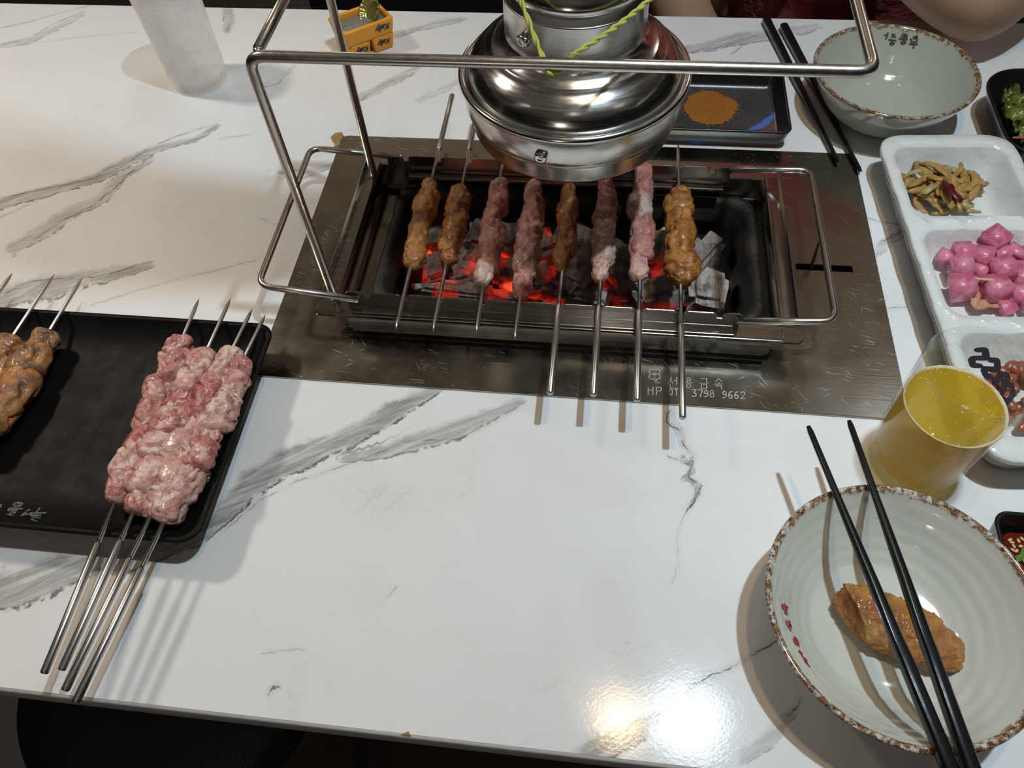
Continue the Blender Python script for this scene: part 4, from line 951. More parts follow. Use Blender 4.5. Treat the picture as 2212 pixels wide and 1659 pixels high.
# ------------------------------------------------------------------ yellow crates and bottle cap
u_ = Vector((0.0461, 0.0359, 0)).normalized(); v_ = Vector((-u_.y, u_.x, 0)); org = Vector((-0.2604, 0.2594, 0))
def crate(a0, a1, b0, b1, z0, z1, label, letter_a, size):
    c_ = org + u_ * (a0 + a1) / 2 + v_ * (b0 + b1) / 2; c_.z = z0
    rt = empty('mini_crate', c_, label, 'crate', 'mini yellow crates'); yaw = math.atan2(u_.y, u_.x); hx, hy = (a1 - a0) / 2, (b1 - b0) / 2
    R = lambda i, z, r=0.003: rrect(c_.x, c_.y, hx - i, hy - i, r, z, 4, yaw)
    obj('crate_body', *loft([R(0.0030, z0), R(0.0022, z0 + 0.0006), R(0.0016, z0 + 0.003), R(0.0004, z1 - 0.0045), R(0.0, z1 - 0.0012), R(0.0008, z1), R(0.0042, z1), R(0.0048, z1 - 0.0008), R(0.0052, z1 - 0.0055)], True, False), MAT['yellow'], rt)
    obj('inner_panel', [Vector(p) for p in R(0.0050, z1 - 0.0054)], [tuple(range(20))], MAT['crate_floor'], rt, False)
    cu = bpy.data.curves.new('lettering', 'FONT'); cu.body = 'Kelly'; cu.size = size; cu.shear = 0.25; cu.offset = 0.00018; cu.align_x = 'CENTER'; cu.extrude = 0.0001; cu.space_character = 0.86
    cu.materials.append(MAT['navy'])
    tmp = bpy.data.objects.new('tmp', cu); COL.objects.link(tmp); bpy.context.view_layer.update()
    me_ = bpy.data.meshes.new_from_object(tmp.evaluated_get(bpy.context.evaluated_depsgraph_get())); bpy.data.objects.remove(tmp)
    lo = bpy.data.objects.new('lettering', me_); COL.objects.link(lo); lo.parent = rt
    n_ = -v_; ex = -u_; slope = 0.1
    ey = Vector((0, 0, -1)) + v_ * slope * 1.0; ey.normalize(); ez = ex.cross(ey)
    pos = org + u_ * letter_a + v_ * b0 + n_ * 0.0003; pos.z = z1 - 0.0040; pos += v_ * 0.0004
    Mx = Matrix.Identity(4)
    for i in range(3): Mx[i][0], Mx[i][1], Mx[i][2], Mx[i][3] = ex[i], ey[i], ez[i], (pos - c_)[i]
    lo.matrix_local = Mx
    return rt
crate(0.0045, 0.0290, 0.002, 0.036, 0.0, 0.0170, 'lower left mini yellow crate under the top one, Kelly lettering upside down', 0.0185, 0.0085)
crate(0.0310, 0.0565, 0.002, 0.036, 0.0, 0.0170, 'lower right mini yellow crate under the top one, Kelly lettering upside down', 0.0440, 0.0085)
crate(0.0, 0.0584, 0.0, 0.0412, 0.0172, 0.0342, 'long mini yellow crate on top of two others, bottle cap in it', 0.0450, 0.0095)
cc_ = org + u_ * 0.040 + v_ * 0.0205; cc_.z = 0.0388
capo = empty('bottle_cap', cc_, 'crimped bottle cap with gold inside, tilted in the yellow crate', 'cap')
rings = []; nC = 84
for r0, z0, cr in ((0.0, 0.0060, 0), (0.0095, 0.0060, 0), (0.0120, 0.0052, 0), (0.0130, 0.0035, 0.0003), (0.0142, 0.0008, 0.0009), (0.0150, -0.0004, 0.0011), (0.0146, -0.0002, 0.0011), (0.0134, 0.0014, 0.0008), (0.0124, 0.0036, 0.0002), (0.0112, 0.0050, 0), (0.0090, 0.0054, 0), (0.0, 0.0054, 0)):
    rings.append([Vector(((max(r0, 0.0001) + cr * math.cos(21 * 2 * PI * i / nC)) * math.cos(2 * PI * i / nC), (max(r0, 0.0001) + cr * math.cos(21 * 2 * PI * i / nC)) * math.sin(2 * PI * i / nC), z0)) for i in range(nC)])
V, F = loft(rings, False, False)
face = (Vector((-0.52, -0.52, 0.62))).normalized(); q = Vector((0, 0, -1)).rotation_difference(face).to_matrix().to_4x4()
obj('cap_shell', [cc_ + (q @ v) for v in V], F, MAT['cap_in'], capo)

# ------------------------------------------------------------------ chopsticks
def chop(a, b, label, group):          # a = thin tip, b = thick square end
    a, b = Vector(a), Vector(b); rt = empty('chopstick', (a + b) / 2, label, 'chopstick', group); d = (b - a).normalized(); L = (b - a).length
    u = Vector((d.y, -d.x, 0)).normalized(); w = d.cross(u); rings = []
    for t_, r in ((0, 0.0012), (0.004, 0.0018), (0.05, 0.0021), (0.10, 0.0028), (0.14, 0.0034), (L - 0.002, 0.0042), (L, 0.0036)):
        n = 4; ring = []
        e = 2.2 if t_ < 0.09 else 4.5
        for k in range(16):
            an = 2 * PI * (k + 0.5) / 16; cs, sn = math.cos(an), math.sin(an); m = (abs(cs) ** e + abs(sn) ** e) ** (-1 / e)
            ring.append(a + d * t_ + (u * cs + w * sn) * m * r)
        rings.append(ring)
    sharp(obj('stick', *loft(rings), MAT['black_lacquer'], rt), 40)
    mm = MB(); 
    for t_ in (0.006, 0.010, 0.014): mm.add(*tube([a + d * t_, a + d * (t_ + 0.0012)], [0.0017 + t_ * 0.018] * 2, 10))
    mm.build('grip_ridge', MAT['black_lacquer'], rt)
tp1, tp2 = at(1810, 349, 0.0052), at(1859, 370, 0.0048)
b1, b2 = at(1654, 42, 0.0052), at(1692, 56, 0.0048)
chop(tp1, b1, 'black chopstick of the far pair, left one with its tip on the steel plate', 'far chopsticks beside the grey-green bowl')
chop(tp2, b2, 'black chopstick of the far pair, right one beside the grey-green bowl', 'far chopsticks beside the grey-green bowl')
CZ = 0.0545
for px0, px1, lab in (((1746, 921), (2052, 1660), 'black chopstick across the near bowl, left one of the pair'), ((1834, 909), (2098, 1660), 'black chopstick across the near bowl, right one of the pair')):
    a = at(*px0, CZ + 0.002); e = at(*px1, CZ); d = (e - a).normalized()
    chop(a, a + d * 0.232, lab, 'near chopsticks resting on the bowl rim')

# ------------------------------------------------------------------ bowls
def bowl(name, x, y, R, H, label, mat, ripple):
    rt = empty(name, (x, y, 0), label, 'bowl')
    foot = R * 0.47
    out = [(0.0, 0.003), (foot - 0.004, 0.003), (foot - 0.003, 0.0), (foot, 0.0), (foot + 0.001, 0.004), (foot + 0.006, 0.0075)]
    for k in range(1, 13):
        s = k / 12; out.append((foot + 0.006 + (R - foot - 0.006) * (s ** 0.78), 0.0075 + (H - 0.0090) * s ** 1.25))
    out += [(R + 0.0003, H - 0.0004), (R - 0.0006, H + 0.0006), (R - 0.0020, H + 0.0006), (R - 0.0034, H - 0.0008)]
    for k in range(20, -1, -1):
        s = k / 21; rr = foot - 0.002 + (R - 0.0035 - foot + 0.002) * (s ** 0.80)
        out.append((rr, 0.0100 + (H - 0.0115) * s ** 1.35 + ripple * 0.00035 * math.sin(s * 38)))
    out += [(foot * 0.6, 0.0088), (foot * 0.25, 0.0085), (0.0, 0.0085)]
    g = obj('bowl_body', *lathe(out, 128, (x, y, 0)), mat, rt)
    return rt, g
nb, nbo = bowl('near_bowl', 0.1925, -0.2955, 0.0735, 0.0505, 'pale round bowl with brown speckled rim, holding a piece of chicken', MAT['bowl_white'], 1.0)
fb, fbo = bowl('far_bowl', 0.2690, 0.2010, 0.0712, 0.0505, 'empty grey-green speckled bowl with brown rim at the far side', MAT['bowl_green'], 0.4)
nb.name = 'rice_bowl'; fb.name = 'rice_bowl'
bvn, bvf = bvh_of(nbo), bvh_of(fbo)
k = 150 / 1244
red = grp([[(285, 400), (345, 375)], [(310, 380), (320, 430)], [(290, 420), (340, 490), (350, 540)], [(340, 400), (385, 435)], [(330, 440), (375, 480)], [(300, 450), (345, 440)], [(365, 510), (380, 555)], [(335, 520), (355, 555)],
           [(355, 680), (400, 700)], [(365, 660), (380, 720)], [(360, 720), (430, 760)], [(385, 700), (440, 850)], [(420, 680), (460, 800)], [(380, 760), (410, 810)],
           [(490, 1010), (540, 1020)], [(510, 960), (540, 1080)], [(500, 1050), (570, 1060)], [(540, 980), (590, 1130)], [(560, 1010), (600, 1085)], [(520, 1080), (555, 1100)],
           [(600, 1210), (640, 1250)], [(590, 1230), (650, 1260)], [(630, 1280), (690, 1350)], [(680, 1355), (730, 1375)], [(700, 1350), (730, 1430)], [(700, 1400), (780, 1495)], [(720, 1390), (750, 1460)]], 1650, 1260, k)
def inside(bv):
    def f(x, y):
        h = hits(bv, x, y); return h[0] if h else None
    return f
def on_inner_near(x, y):
    h = hits(bvn, x + 4, y)
    for p, n in h:
        if n.z > 0.1: return (p, n)
    return None
writing('red_lettering', red, 0.0014, MAT['red_print'], nb, on_inner_near, 0.0003)
k = 160 / 2212
ink = grp([[(430, 500), (505, 480)], [(520, 440), (500, 540), (462, 610)], [(650, 480), (720, 480), (640, 560)], [(690, 520), (740, 560)], [(560, 640), (760, 660)], [(680, 660), (640, 720)], circ_px(650, 750, 52, 30),
           [(970, 460), (1090, 500), (1080, 620)], [(930, 530), (1050, 560)], [(870, 605), (1100, 630)], [(1030, 640), (960, 690)], circ_px(985, 722, 66, 38),
           [(1290, 560), (1390, 525), (1390, 590), (1300, 600), (1350, 560)], [(1210, 620), (1235, 700), (1380, 700), (1410, 620)], [(1170, 765), (1400, 775)], [(1310, 780), (1292, 878)]], 1880, 40, k)
writing('dark_lettering', ink, 0.0017, MAT['ink_print'], fb, inside(bvf), 0.0003)
# chicken piece in the near bowl
a, b = Vector((0.1685, -0.2800, 0.0185)), Vector((0.2330, -0.3130, 0.0180))
V, F = lump(a, b, 0.0165, 0.0100, 4.2, 110, 110, 0.16, 0.12, 2.6)
V = [Vector(v) for v in V]
V = [v + (v - Vector(((a.x + b.x) / 2, (a.y + b.y) / 2, 0.016))).normalized() * (0.0016 * fbm(v * 260) + 0.0008 * fbm(v * 800)) for v in V]
o = obj('fried_chicken_piece', V, F, MAT['chicken'], None, loc=((a + b) / 2)[:]); tag(o, 'sauced golden fried chicken piece lying in the near bowl', 'chicken')

# ------------------------------------------------------------------ dishes
def dish(name, cx, cy, hx, hy, r, H, label, mat, th=0.003, slope=0.010, rot=0.0, fl=0.004, cat='dish'):
    rt = empty(name, (cx, cy, 0), label, cat)
    R = lambda i, z, rr: rrect(cx, cy, hx - i, hy - i, max(rr, 0.001), z, 8, rot)
    rg = [R(slope + 0.004, 0.0012, r * 0.6), R(slope + 0.002, 0.0, r * 0.6), R(slope - 0.001, 0.001, r * 0.7), R(slope * 0.45, H * 0.4, r * 0.85), R(0.0004, H - 0.002, r), R(0, H - 0.0007, r), R(th * 0.3, H, r), R(th * 0.8, H, r * 0.9), R(th, H - 0.001, r * 0.9), R(th + slope * 0.5, H * 0.42, r * 0.8), R(th + slope * 0.85, fl + 0.0015, r * 0.7), R(th + slope + 0.003, fl, r * 0.6)]
    g = obj('dish_body', *loft(rg, True, True), mat, rt); return rt
dish('spice_dish', 0.1100, 0.1930, 0.0712, 0.0490, 0.008, 0.0215, 'black rectangular dish of orange spice beside the far chopsticks', MAT['stoneware'], slope=0.007, th=0.0025)
dish('sauce_dish', 0.3080, -0.2560, 0.0420, 0.0365, 0.010, 0.0255, 'small black dish of red chili sauce at the right edge beside the near bowl', MAT['black_gloss'], slope=0.006)
dish('salad_bowl', 0.4180, 0.1680, 0.0650, 0.0650, 0.038, 0.0340, 'black rounded bowl of dressed salad at the far right', MAT['black_gloss'], slope=0.020, th=0.003)
# spice powder
sc = Vector((0.1135, 0.2010, 0.0045)); V = []; F = []; nR, nA = 60, 150
for i in range(nR + 1):
    for j in range(nA):
        a = 2 * PI * j / nA; edge_ = 1 + 0.10 * noise.noise(Vector((math.cos(a) * 9, math.sin(a) * 9, 0))) + 0.12 * fbm(Vector((math.cos(a) * 1.6, math.sin(a) * 1.6, 2.2))); r = i / nR * edge_
        x, y = 0.0245 * r * math.cos(a), 0.0255 * r * math.sin(a)
        h = 0.0068 * max(0, 1 - (i / nR) ** 1.7) + 0.0016 * fbm(Vector((x * 520, y * 520, 1)), 5) * (1 - (i / nR) ** 4)
        V.append((sc.x + x, sc.y + y, sc.z + max(h, -0.0002)))
for i in range(nR):
    for j in range(nA): F.append((i * nA + j, i * nA + (j + 1) % nA, (i + 1) * nA + (j + 1) % nA, (i + 1) * nA + j))
mb = MB().add(V, F); r_ = random.Random(3)
for k in range(420):
    a = r_.uniform(0, 2 * PI); rr = 0.022 + abs(r_.gauss(0, 0.0045)); s = r_.uniform(0.00025, 0.0006)
    p = Vector((sc.x + rr * math.cos(a), sc.y + rr * math.sin(a), sc.z + s * 0.6))
    mb.add([p + Vector((s, 0, 0)), p + Vector((-s * 0.6, s, 0)), p + Vector((-s * 0.6, -s, 0)), p + Vector((0, 0, s * 1.2))], [(0, 1, 2), (0, 1, 3), (1, 2, 3), (2, 0, 3)])
o = mb.build('spice_powder', MAT['spice'], loc=tuple(sc)); tag(o, 'heap of orange spice powder in the black rectangular dish', 'spice', None, 'stuff')

# white three-compartment dish
WD = empty('compartment_dish', (0.3120, -0.0270, 0), 'long white ceramic dish with three compartments at the right', 'dish')
WR = 0.060; wc, ws = math.cos(WR), math.sin(WR)
def wl(x, y, z): return (0.3120 + x * wc - y * ws, -0.0270 + x * ws + y * wc, z)
WH = 0.034
WELLS = [(0.0, 0.1025, 0.0465, 0.0425), (0.0, 0.0020, 0.0465, 0.0440), (0.0, -0.0990, 0.0465, 0.0425)]
bm = bmesh.new(); E = []
def loop_b(ring):
    vs = [bm.verts.new(wl(*p)) for p in ring]; return vs, [bm.edges.new((vs[i], vs[(i + 1) % len(vs)])) for i in range(len(vs))]
def bridge(a, b, flip=False):
    n = len(a)
    for i in range(n):
        bm.faces.new((a[i], a[(i + 1) % n], b[(i + 1) % n], b[i]))
def wav(ring, amp, sd): return [(x + amp * noise.noise(Vector((x * 60, y * 60, sd))), y + amp * noise.noise(Vector((x * 60, y * 60, sd + 9))), z + amp * 0.7 * noise.noise(Vector((x * 40, y * 40, sd + 4)))) for x, y, z in ring]
def rr_(cx, cy, hx, hy, r, z, n=12):
    # rounded rectangle with subdivided straight sides
    base = rrect(cx, cy, hx, hy, r, z, n); out = []
    for i, p in enumerate(base):
        q = base[(i + 1) % len(base)]; out.append(p); d = math.dist(p, q)
        m = int(d / 0.006)
        for k in range(1, m): out.append(tuple(p[j] + (q[j] - p[j]) * k / m for j in range(3)))
    return out
o0, e0 = loop_b(wav(rr_(0, 0, 0.0545, 0.1590, 0.020, WH), 0.0010, 1)); E += e0
prev = o0
for ins, z, sd in ((-0.0010, WH - 0.0012, 1), (-0.0012, WH - 0.004, 1)):
    pass
rsd = rr_(0, 0, 0.0545, 0.1590, 0.020, WH)
def scaled(f, dz, amp): return [(x * (1 - f / 0.0545), y * (1 - f / 0.159), WH + dz) for x, y, z in rsd]
for f, dz in ((-0.0012, -0.0014), (-0.0012, -0.0045), (0.003, -0.010), (0.010, -0.028), (0.014, -WH)):
    cur = [bm.verts.new(wl(*p)) for p in wav(scaled(f, dz, 0), 0.0010, 1)]; bridge(prev, cur); prev = cur
bm.faces.new(prev)
for wi, (cx, cy, hx, hy) in enumerate(WELLS):
    i0, e1 = loop_b(wav(rr_(cx, cy, hx, hy, 0.014, WH - 0.0004), 0.0008, 20 + wi)); E += e1
    pr = i0
    base = rr_(cx, cy, hx, hy, 0.014, WH)
    for f, z in ((0.0010, WH - 0.0020), (0.0030, WH - 0.008), (0.0085, 0.014), (0.012, 0.0095), (0.017, 0.0080)):
        cur = [bm.verts.new(wl(cx + (x - cx) * (1 - f / hx), cy + (y - cy) * (1 - f / hy), z)) for x, y, _ in wav(base, 0.0008, 20 + wi)]
        bridge(pr, cur); pr = cur
    bm.faces.new(pr)
bmesh.ops.triangle_fill(bm, edges=E, use_beauty=True)
o = bm_obj('dish_body', bm, MAT['ceramic'], WD); sharp(o, 60)
WF = 0.0082
def whereabouts(p, c, top):
    dx, dy = p.x - c.x, p.y - c.y; d = math.hypot(dx, dy)
    w_ = 'centre' if d < 0.010 else ['right', 'back right', 'back', 'back left', 'left', 'front left', 'front', 'front right'][int(round(math.atan2(dy, dx) / (PI / 4))) % 8]
    return ('on top' if top > 0.62 else 'half buried' if top > 0.3 else 'at the bottom') + (' in the ' if w_ == 'centre' else ' at the ') + w_
# pickled mustard stems
r_ = random.Random(21)
def strip(p, yaw, L, w, th, bend, lift, mat, label, name='pickled_mustard_strip', cat='pickle', group='pickled mustard strips in the white dish'):
    n = 9; P = []; 
    for k in range(n + 1):
        s = k / n - 0.5; x = s * L; y = bend * (1 - 4 * s * s); z = lift * (1 - 4 * s * s)
        P.append(Vector((p.x + x * math.cos(yaw) - y * math.sin(yaw), p.y + x * math.sin(yaw) + y * math.cos(yaw), p.z + z)))
    R = [w * (0.25 + 0.75 * math.sin(PI * min(1, max(0, (k + 0.35) / (n + 0.7)))) ** 0.6) for k in range(n + 1)]
    V, F = tube(P, R, 10, flat=th)
    V = [v + Vector((noise.noise(v * 300), noise.noise(v * 300 + Vector((9, 0, 0))), noise.noise(v * 300 + Vector((0, 9, 0))))) * w * 0.35 for v in V]
    o = obj(name, V, F, mat, None, loc=p[:]); tag(o, label, cat, group); return o
cz = at(2035, 405, 0.018)
for k in range(66):
    lay = k / 66
    while True:
        a = r_.uniform(0, 2 * PI); rr = math.sqrt(r_.random()) * (1.0 - 0.35 * lay)
        x, y = cz.x + 0.0350 * rr * math.cos(a), cz.y + 0.0275 * rr * math.sin(a)
        break
    z = 0.0120 + 0.019 * lay * (1 - 0.7 * rr * rr)
    strip(Vector((x, y, z)), r_.uniform(0, PI), r_.uniform(0.016, 0.034), r_.uniform(0.0020, 0.0046), r_.uniform(0.35, 0.60), r_.uniform(-0.005, 0.005), r_.uniform(0.0, 0.004), MAT['zha_green'] if k % 5 == 0 else MAT['zha'], ('olive-green' if k % 5 == 0 else 'yellow-brown') + ' pickled mustard strip ' + whereabouts(Vector((x, y, 0)), cz, lay) + ' of its heap')
c3 = at(2058, 412, 0.033)
strip(c3, 1.9, 0.026, 0.0042, 0.35, 0.003, 0.002, MAT['chili'], 'dark red dried chili lying on the pickled mustard strips', 'dried_chili', 'chili', None)
# pink radish cubes
RAD = [(2150, 517, 0.0075, 0.6, 0.029), (2080, 545, 0.0065, 0.1, 0.024), (2042, 556, 0.0052, -0.3, 0.019), (2124, 555, 0.0068, -0.5, 0.026), (2076, 577, 0.0072, 0.05, 0.025), (2078, 620, 0.0082, 0.05, 0.022), (2120, 584, 0.0052, 0.5, 0.021), (2166, 580, 0.0080, 0.12, 0.028), (2152, 622, 0.0085, 0.25, 0.023), (2166, 550, 0.0062, 0.4, 0.023), (2196, 543, 0.0062, 1.1, 0.026), (2206, 600, 0.0070, 0.3, 0.022), (2120, 612, 0.0058, 0.8, 0.016), (2175, 662, 0.0062, 0.5, 0.016), (2205, 635, 0.0070, 0.1, 0.018), (2215, 565, 0.0075, 0.7, 0.020), (2100, 530, 0.0060, 0.2, 0.017), (2240, 600, 0.008, 0.4, 0.020), (2235, 545, 0.008, 0.9, 0.020), (2225, 650, 0.007, 0.2, 0.018)]
RLAB = ['large pink radish cube at the back of the middle compartment, top of the heap', 'pink radish cube at the back left of the heap', 'small pale pink radish cube at the far left of the heap', 'pink radish cube in the middle of the heap behind two others', 'light pink radish cube stacked on the front left cube', 'big pink radish cube at the front left of the heap', 'small pink radish cube wedged in the middle of the heap', 'big pink radish cube on top at the right of the heap', 'big pink radish cube at the front right of the heap', 'pink radish cube tucked behind the right top cube', 'pink radish wedge leaning at the back right of the heap', 'pink radish cube at the right frame edge of the heap', 'small deep pink radish cube low in the middle', 'thin pink radish slice at the front of the compartment']
for i, (x, y, s, yaw, z) in enumerate(RAD):
    p = at(x, y, z); r2 = random.Random(i)
    bm = bmesh.new(); bmesh.ops.create_cube(bm, size=2.0)
    for v in bm.verts: v.co = Vector([v.co[k] * r2.uniform(0.88, 1.08) for k in range(3)])
    bmesh.ops.bevel(bm, geom=bm.edges[:], offset=0.09, segments=3, affect='EDGES')
    Rm = Matrix.Rotation(yaw, 4, 'Z') @ Matrix.Rotation(r2.uniform(-0.25, 0.25), 4, 'X') @ Matrix.Rotation(r2.uniform(-0.25, 0.25), 4, 'Y')
    flat = 0.5 if i in (10, 13) else 0.9
    for v in bm.verts: v.co = Rm @ Vector((v.co.x * s * 1.06, v.co.y * s * 1.06, v.co.z * s * flat)) + p
    o = bm_obj('radish_cube', bm, MAT['radish'], None, True, loc=p); tag(o, RLAB[i] if i < len(RLAB) else 'pink radish cube in the middle compartment, beyond the right frame edge', 'radish', 'pink radish cubes in the white dish')
strip(at(2128, 604, 0.030), -0.05, 0.015, 0.0013, 0.7, 0.0, 0.0, MAT['seed'], 'pale ginger sliver lying on the radish cubes', 'ginger_sliver', 'ginger', None)
strip(at(2140, 666, 0.016), 0.15, 0.024, 0.0042, 0.28, 0.004, 0.001, MAT['peel'], 'brownish onion slice lying before the radish cubes', 'onion_slice', 'onion', 'onion slices among the radish')
strip(at(2112, 648, 0.017), 1.2, 0.018, 0.0035, 0.30, 0.002, 0.001, MAT['peel'], 'brownish onion slice standing between two front radish cubes', 'onion_slice', 'onion', 'onion slices among the radish')
strip(at(2196, 580, 0.028), 1.4, 0.016, 0.0042, 0.6, 0.002, 0.001, MAT['seed'], 'pale garlic clove at the right of the radish cubes', 'garlic_clove', 'garlic', None)
# peanuts in the near compartment
pc = Vector(wl(0.002, -0.099, 0.0))
for k in range(64):
    a = r_.uniform(0, 2 * PI); rr = math.sqrt(r_.random()); lay = k / 64
    p = Vector((pc.x + 0.033 * rr * math.cos(a), pc.y + 0.028 * rr * math.sin(a), 0.0110 + 0.010 * lay * (1 - 0.5 * rr)))
    yaw = r_.uniform(0, PI); d = Vector((math.cos(yaw), math.sin(yaw), r_.uniform(-0.3, 0.3))) * r_.uniform(0.0045, 0.0062)
    o = obj('peanut', *lump(p - d, p + d, 0.0036, 0.0034, k, 14, 10, 0.12, 0.1, 2.2), MAT['peanut'], None, loc=p[:]); tag(o, 'red-skinned peanut ' + whereabouts(p, pc, lay) + ' of the heap behind the beer glass', 'peanut', 'peanuts in the white dish')
# salad
SC = Vector((0.4180, 0.1680, 0))
r_ = random.Random(9)
def leaf(p, yaw, L, Wd, seed, tilt):
    nU, nV_ = 34, 20; V = []; F = []
    Rm = Matrix.Rotation(yaw, 3, 'Z') @ Matrix.Rotation(tilt, 3, 'Y')
    for i in range(nU + 1):
        s = i / nU
        for j in range(nV_ + 1):
            t_ = j / nV_ * 2 - 1
            wd = Wd * (math.sin(PI * (0.12 + 0.88 * s) ** 0.8) ** 0.6 + 0.05) * (1 + 0.24 * math.sin(s * 46 + seed * 2) * abs(t_) ** 2 + 0.10 * noise.noise(Vector((s * 26, t_ * 2, seed))) * abs(t_))
            x = (s - 0.5) * L; y = t_ * wd
            z = 0.010 * abs(t_) ** 1.6 * math.sin(s * 30 + seed + t_ * 2) * 0.6 + 0.006 * fbm(Vector((x * 70, y * 70, seed))) - 0.006 * (2 * s - 1) ** 2
            V.append(p + Rm @ Vector((x, y, z)))
    for i in range(nU):
        for j in range(nV_): a = i * (nV_ + 1) + j; F.append((a, a + 1, a + nV_ + 2, a + nV_ + 1))
    return V, F
def keep_in(V):
    out = []
    for v in V:
        z = max(v.z, 0.008); d = Vector((v.x - SC.x, v.y - SC.y)); m = 0.0445 + 0.55 * max(0, z - 0.008)
        if d.length > m: d = d.normalized() * (m - 0.002 + 0.002 * math.tanh((d.length - m) * 60)); z = z + 0.001
        out.append(Vector((SC.x + d.x, SC.y + d.y, z)))
    return out
LEAVES = [(2176, 222, 0.030, 0.9, 0.040, 0.013), (2180, 248, 0.028, 0.2, 0.044, 0.015), (2194, 272, 0.026, -0.5, 0.040, 0.014), (2205, 205, 0.032, 0.4, 0.040, 0.012), (2195, 235, 0.034, 1.4, 0.040, 0.014), (2196, 290, 0.022, -0.7, 0.030, 0.011)]
LL = ['frilly green lettuce leaf at the left of the salad', 'curled lettuce leaf in the middle of the salad', 'lettuce leaf at the near left of the salad', 'green lettuce leaf at the back of the salad', 'lettuce leaf on top of the salad', 'small lettuce leaf low at the near rim of the salad bowl']
for i, (x, y, z, yaw, L, w_) in enumerate(LEAVES):
    p = at(x, y, z); V, F = leaf(p, yaw, L, w_, i * 2.1, 0.25 * math.sin(i * 3)); V = keep_in(V)
    o = obj('lettuce_leaf', V, F, MAT['lettuce'], None, loc=p[:]); tag(o, LL[i], 'lettuce', 'lettuce leaves in the black bowl')
for i in range(9):
    a = i / 9 * 2 * PI; p = SC + Vector((0.026 * math.cos(a), 0.026 * math.sin(a), 0.023 + 0.004 * (i % 3)))
    V, F = leaf(p, r_.uniform(0, 6), 0.044, 0.015, 20 + i, r_.uniform(-0.3, 0.3)); V = keep_in(V)
    o = obj('lettuce_leaf', V, F, MAT['lettuce'], None, loc=p[:]); tag(o, 'dressed lettuce leaf lying deeper in the black salad bowl', 'lettuce', 'lettuce leaves in the black bowl')
strip(at(2216, 300, 0.027), -0.1, 0.022, 0.0016, 0.8, 0.001, 0, MAT['stem'], 'thin pink stem at the near rim of the salad', 'red_sprout', 'salad', None)
# sauce
V = rrect(0.3080, -0.2560, 0.0335, 0.0280, 0.007, 0.0130, 6); o = obj('chili_sauce', V + [(0.308, -0.256, 0.0133)], [(i, (i + 1) % len(V), len(V)) for i in range(len(V))], MAT['sauce'], None, loc=(0.308, -0.256, 0.013)); tag(o, 'dark red chili sauce pooled in the small black dish', 'sauce')
for i, (x, y) in enumerate([(2186, 1172), (2200, 1168), (2205, 1180), (2190, 1180), (2182, 1166), (2208, 1164), (2196, 1190), (2188, 1188), (2206, 1196)]):
    p = at(x, y, 0.0138); d = Vector((math.cos(i * 1.7), math.sin(i * 1.7), 0)) * 0.0016
    o = obj('sesame_seed', *lump(p - d, p + d, 0.0010, 0.0007, i, 8, 6, 0, 0, 2.0), MAT['seed'], None, loc=p[:]); tag(o, 'pale sesame seed floating on the red chili sauce', 'seed', 'sesame seeds on the sauce')
for i, (x, y) in enumerate([(2206, 1208), (2214, 1200)]):
    p = at(x, y, 0.0145)
    strip(p, 0.4 + i, 0.010, 0.0022, 0.5, 0.001, 0.0, MAT['green_chili'], ['green chili slice at the near side of the sauce', 'green chili slice at the right side of the sauce'][i], 'green_chili_slice', 'chili', 'green chili slices in the sauce')

# ------------------------------------------------------------------ stool at the near left
st = empty('stool', (-0.384, -0.300, FZ), 'low black leather stool pushed under the near left of the table', 'stool')
sx_, sy_, sh_ = -0.384, -0.300, -0.290
rg = []
for i_, z in ((0.020, sh_ - 0.055), (0.004, sh_ - 0.052), (0.0, sh_ - 0.044), (0.0, sh_ - 0.022), (0.006, sh_ - 0.008), (0.020, sh_ + 0.000), (0.050, sh_ + 0.006), (0.10, sh_ + 0.009)):
    rg.append(rrect(sx_, sy_, 0.148 - i_, 0.138 - i_, 0.132 - i_, z, 14))
obj('seat_cushion', *loft(rg, True, True), MAT['leather'], st)
for sx2 in (-1, 1):
    for sy2 in (-1, 1): obj('leg', *tube([(sx_ + sx2 * 0.08, sy_ + sy2 * 0.08, sh_ - 0.05), (sx_ + sx2 * 0.11, sy_ + sy2 * 0.11, FZ + 0.001)], 0.012, 10), MAT['black_metal'], st)

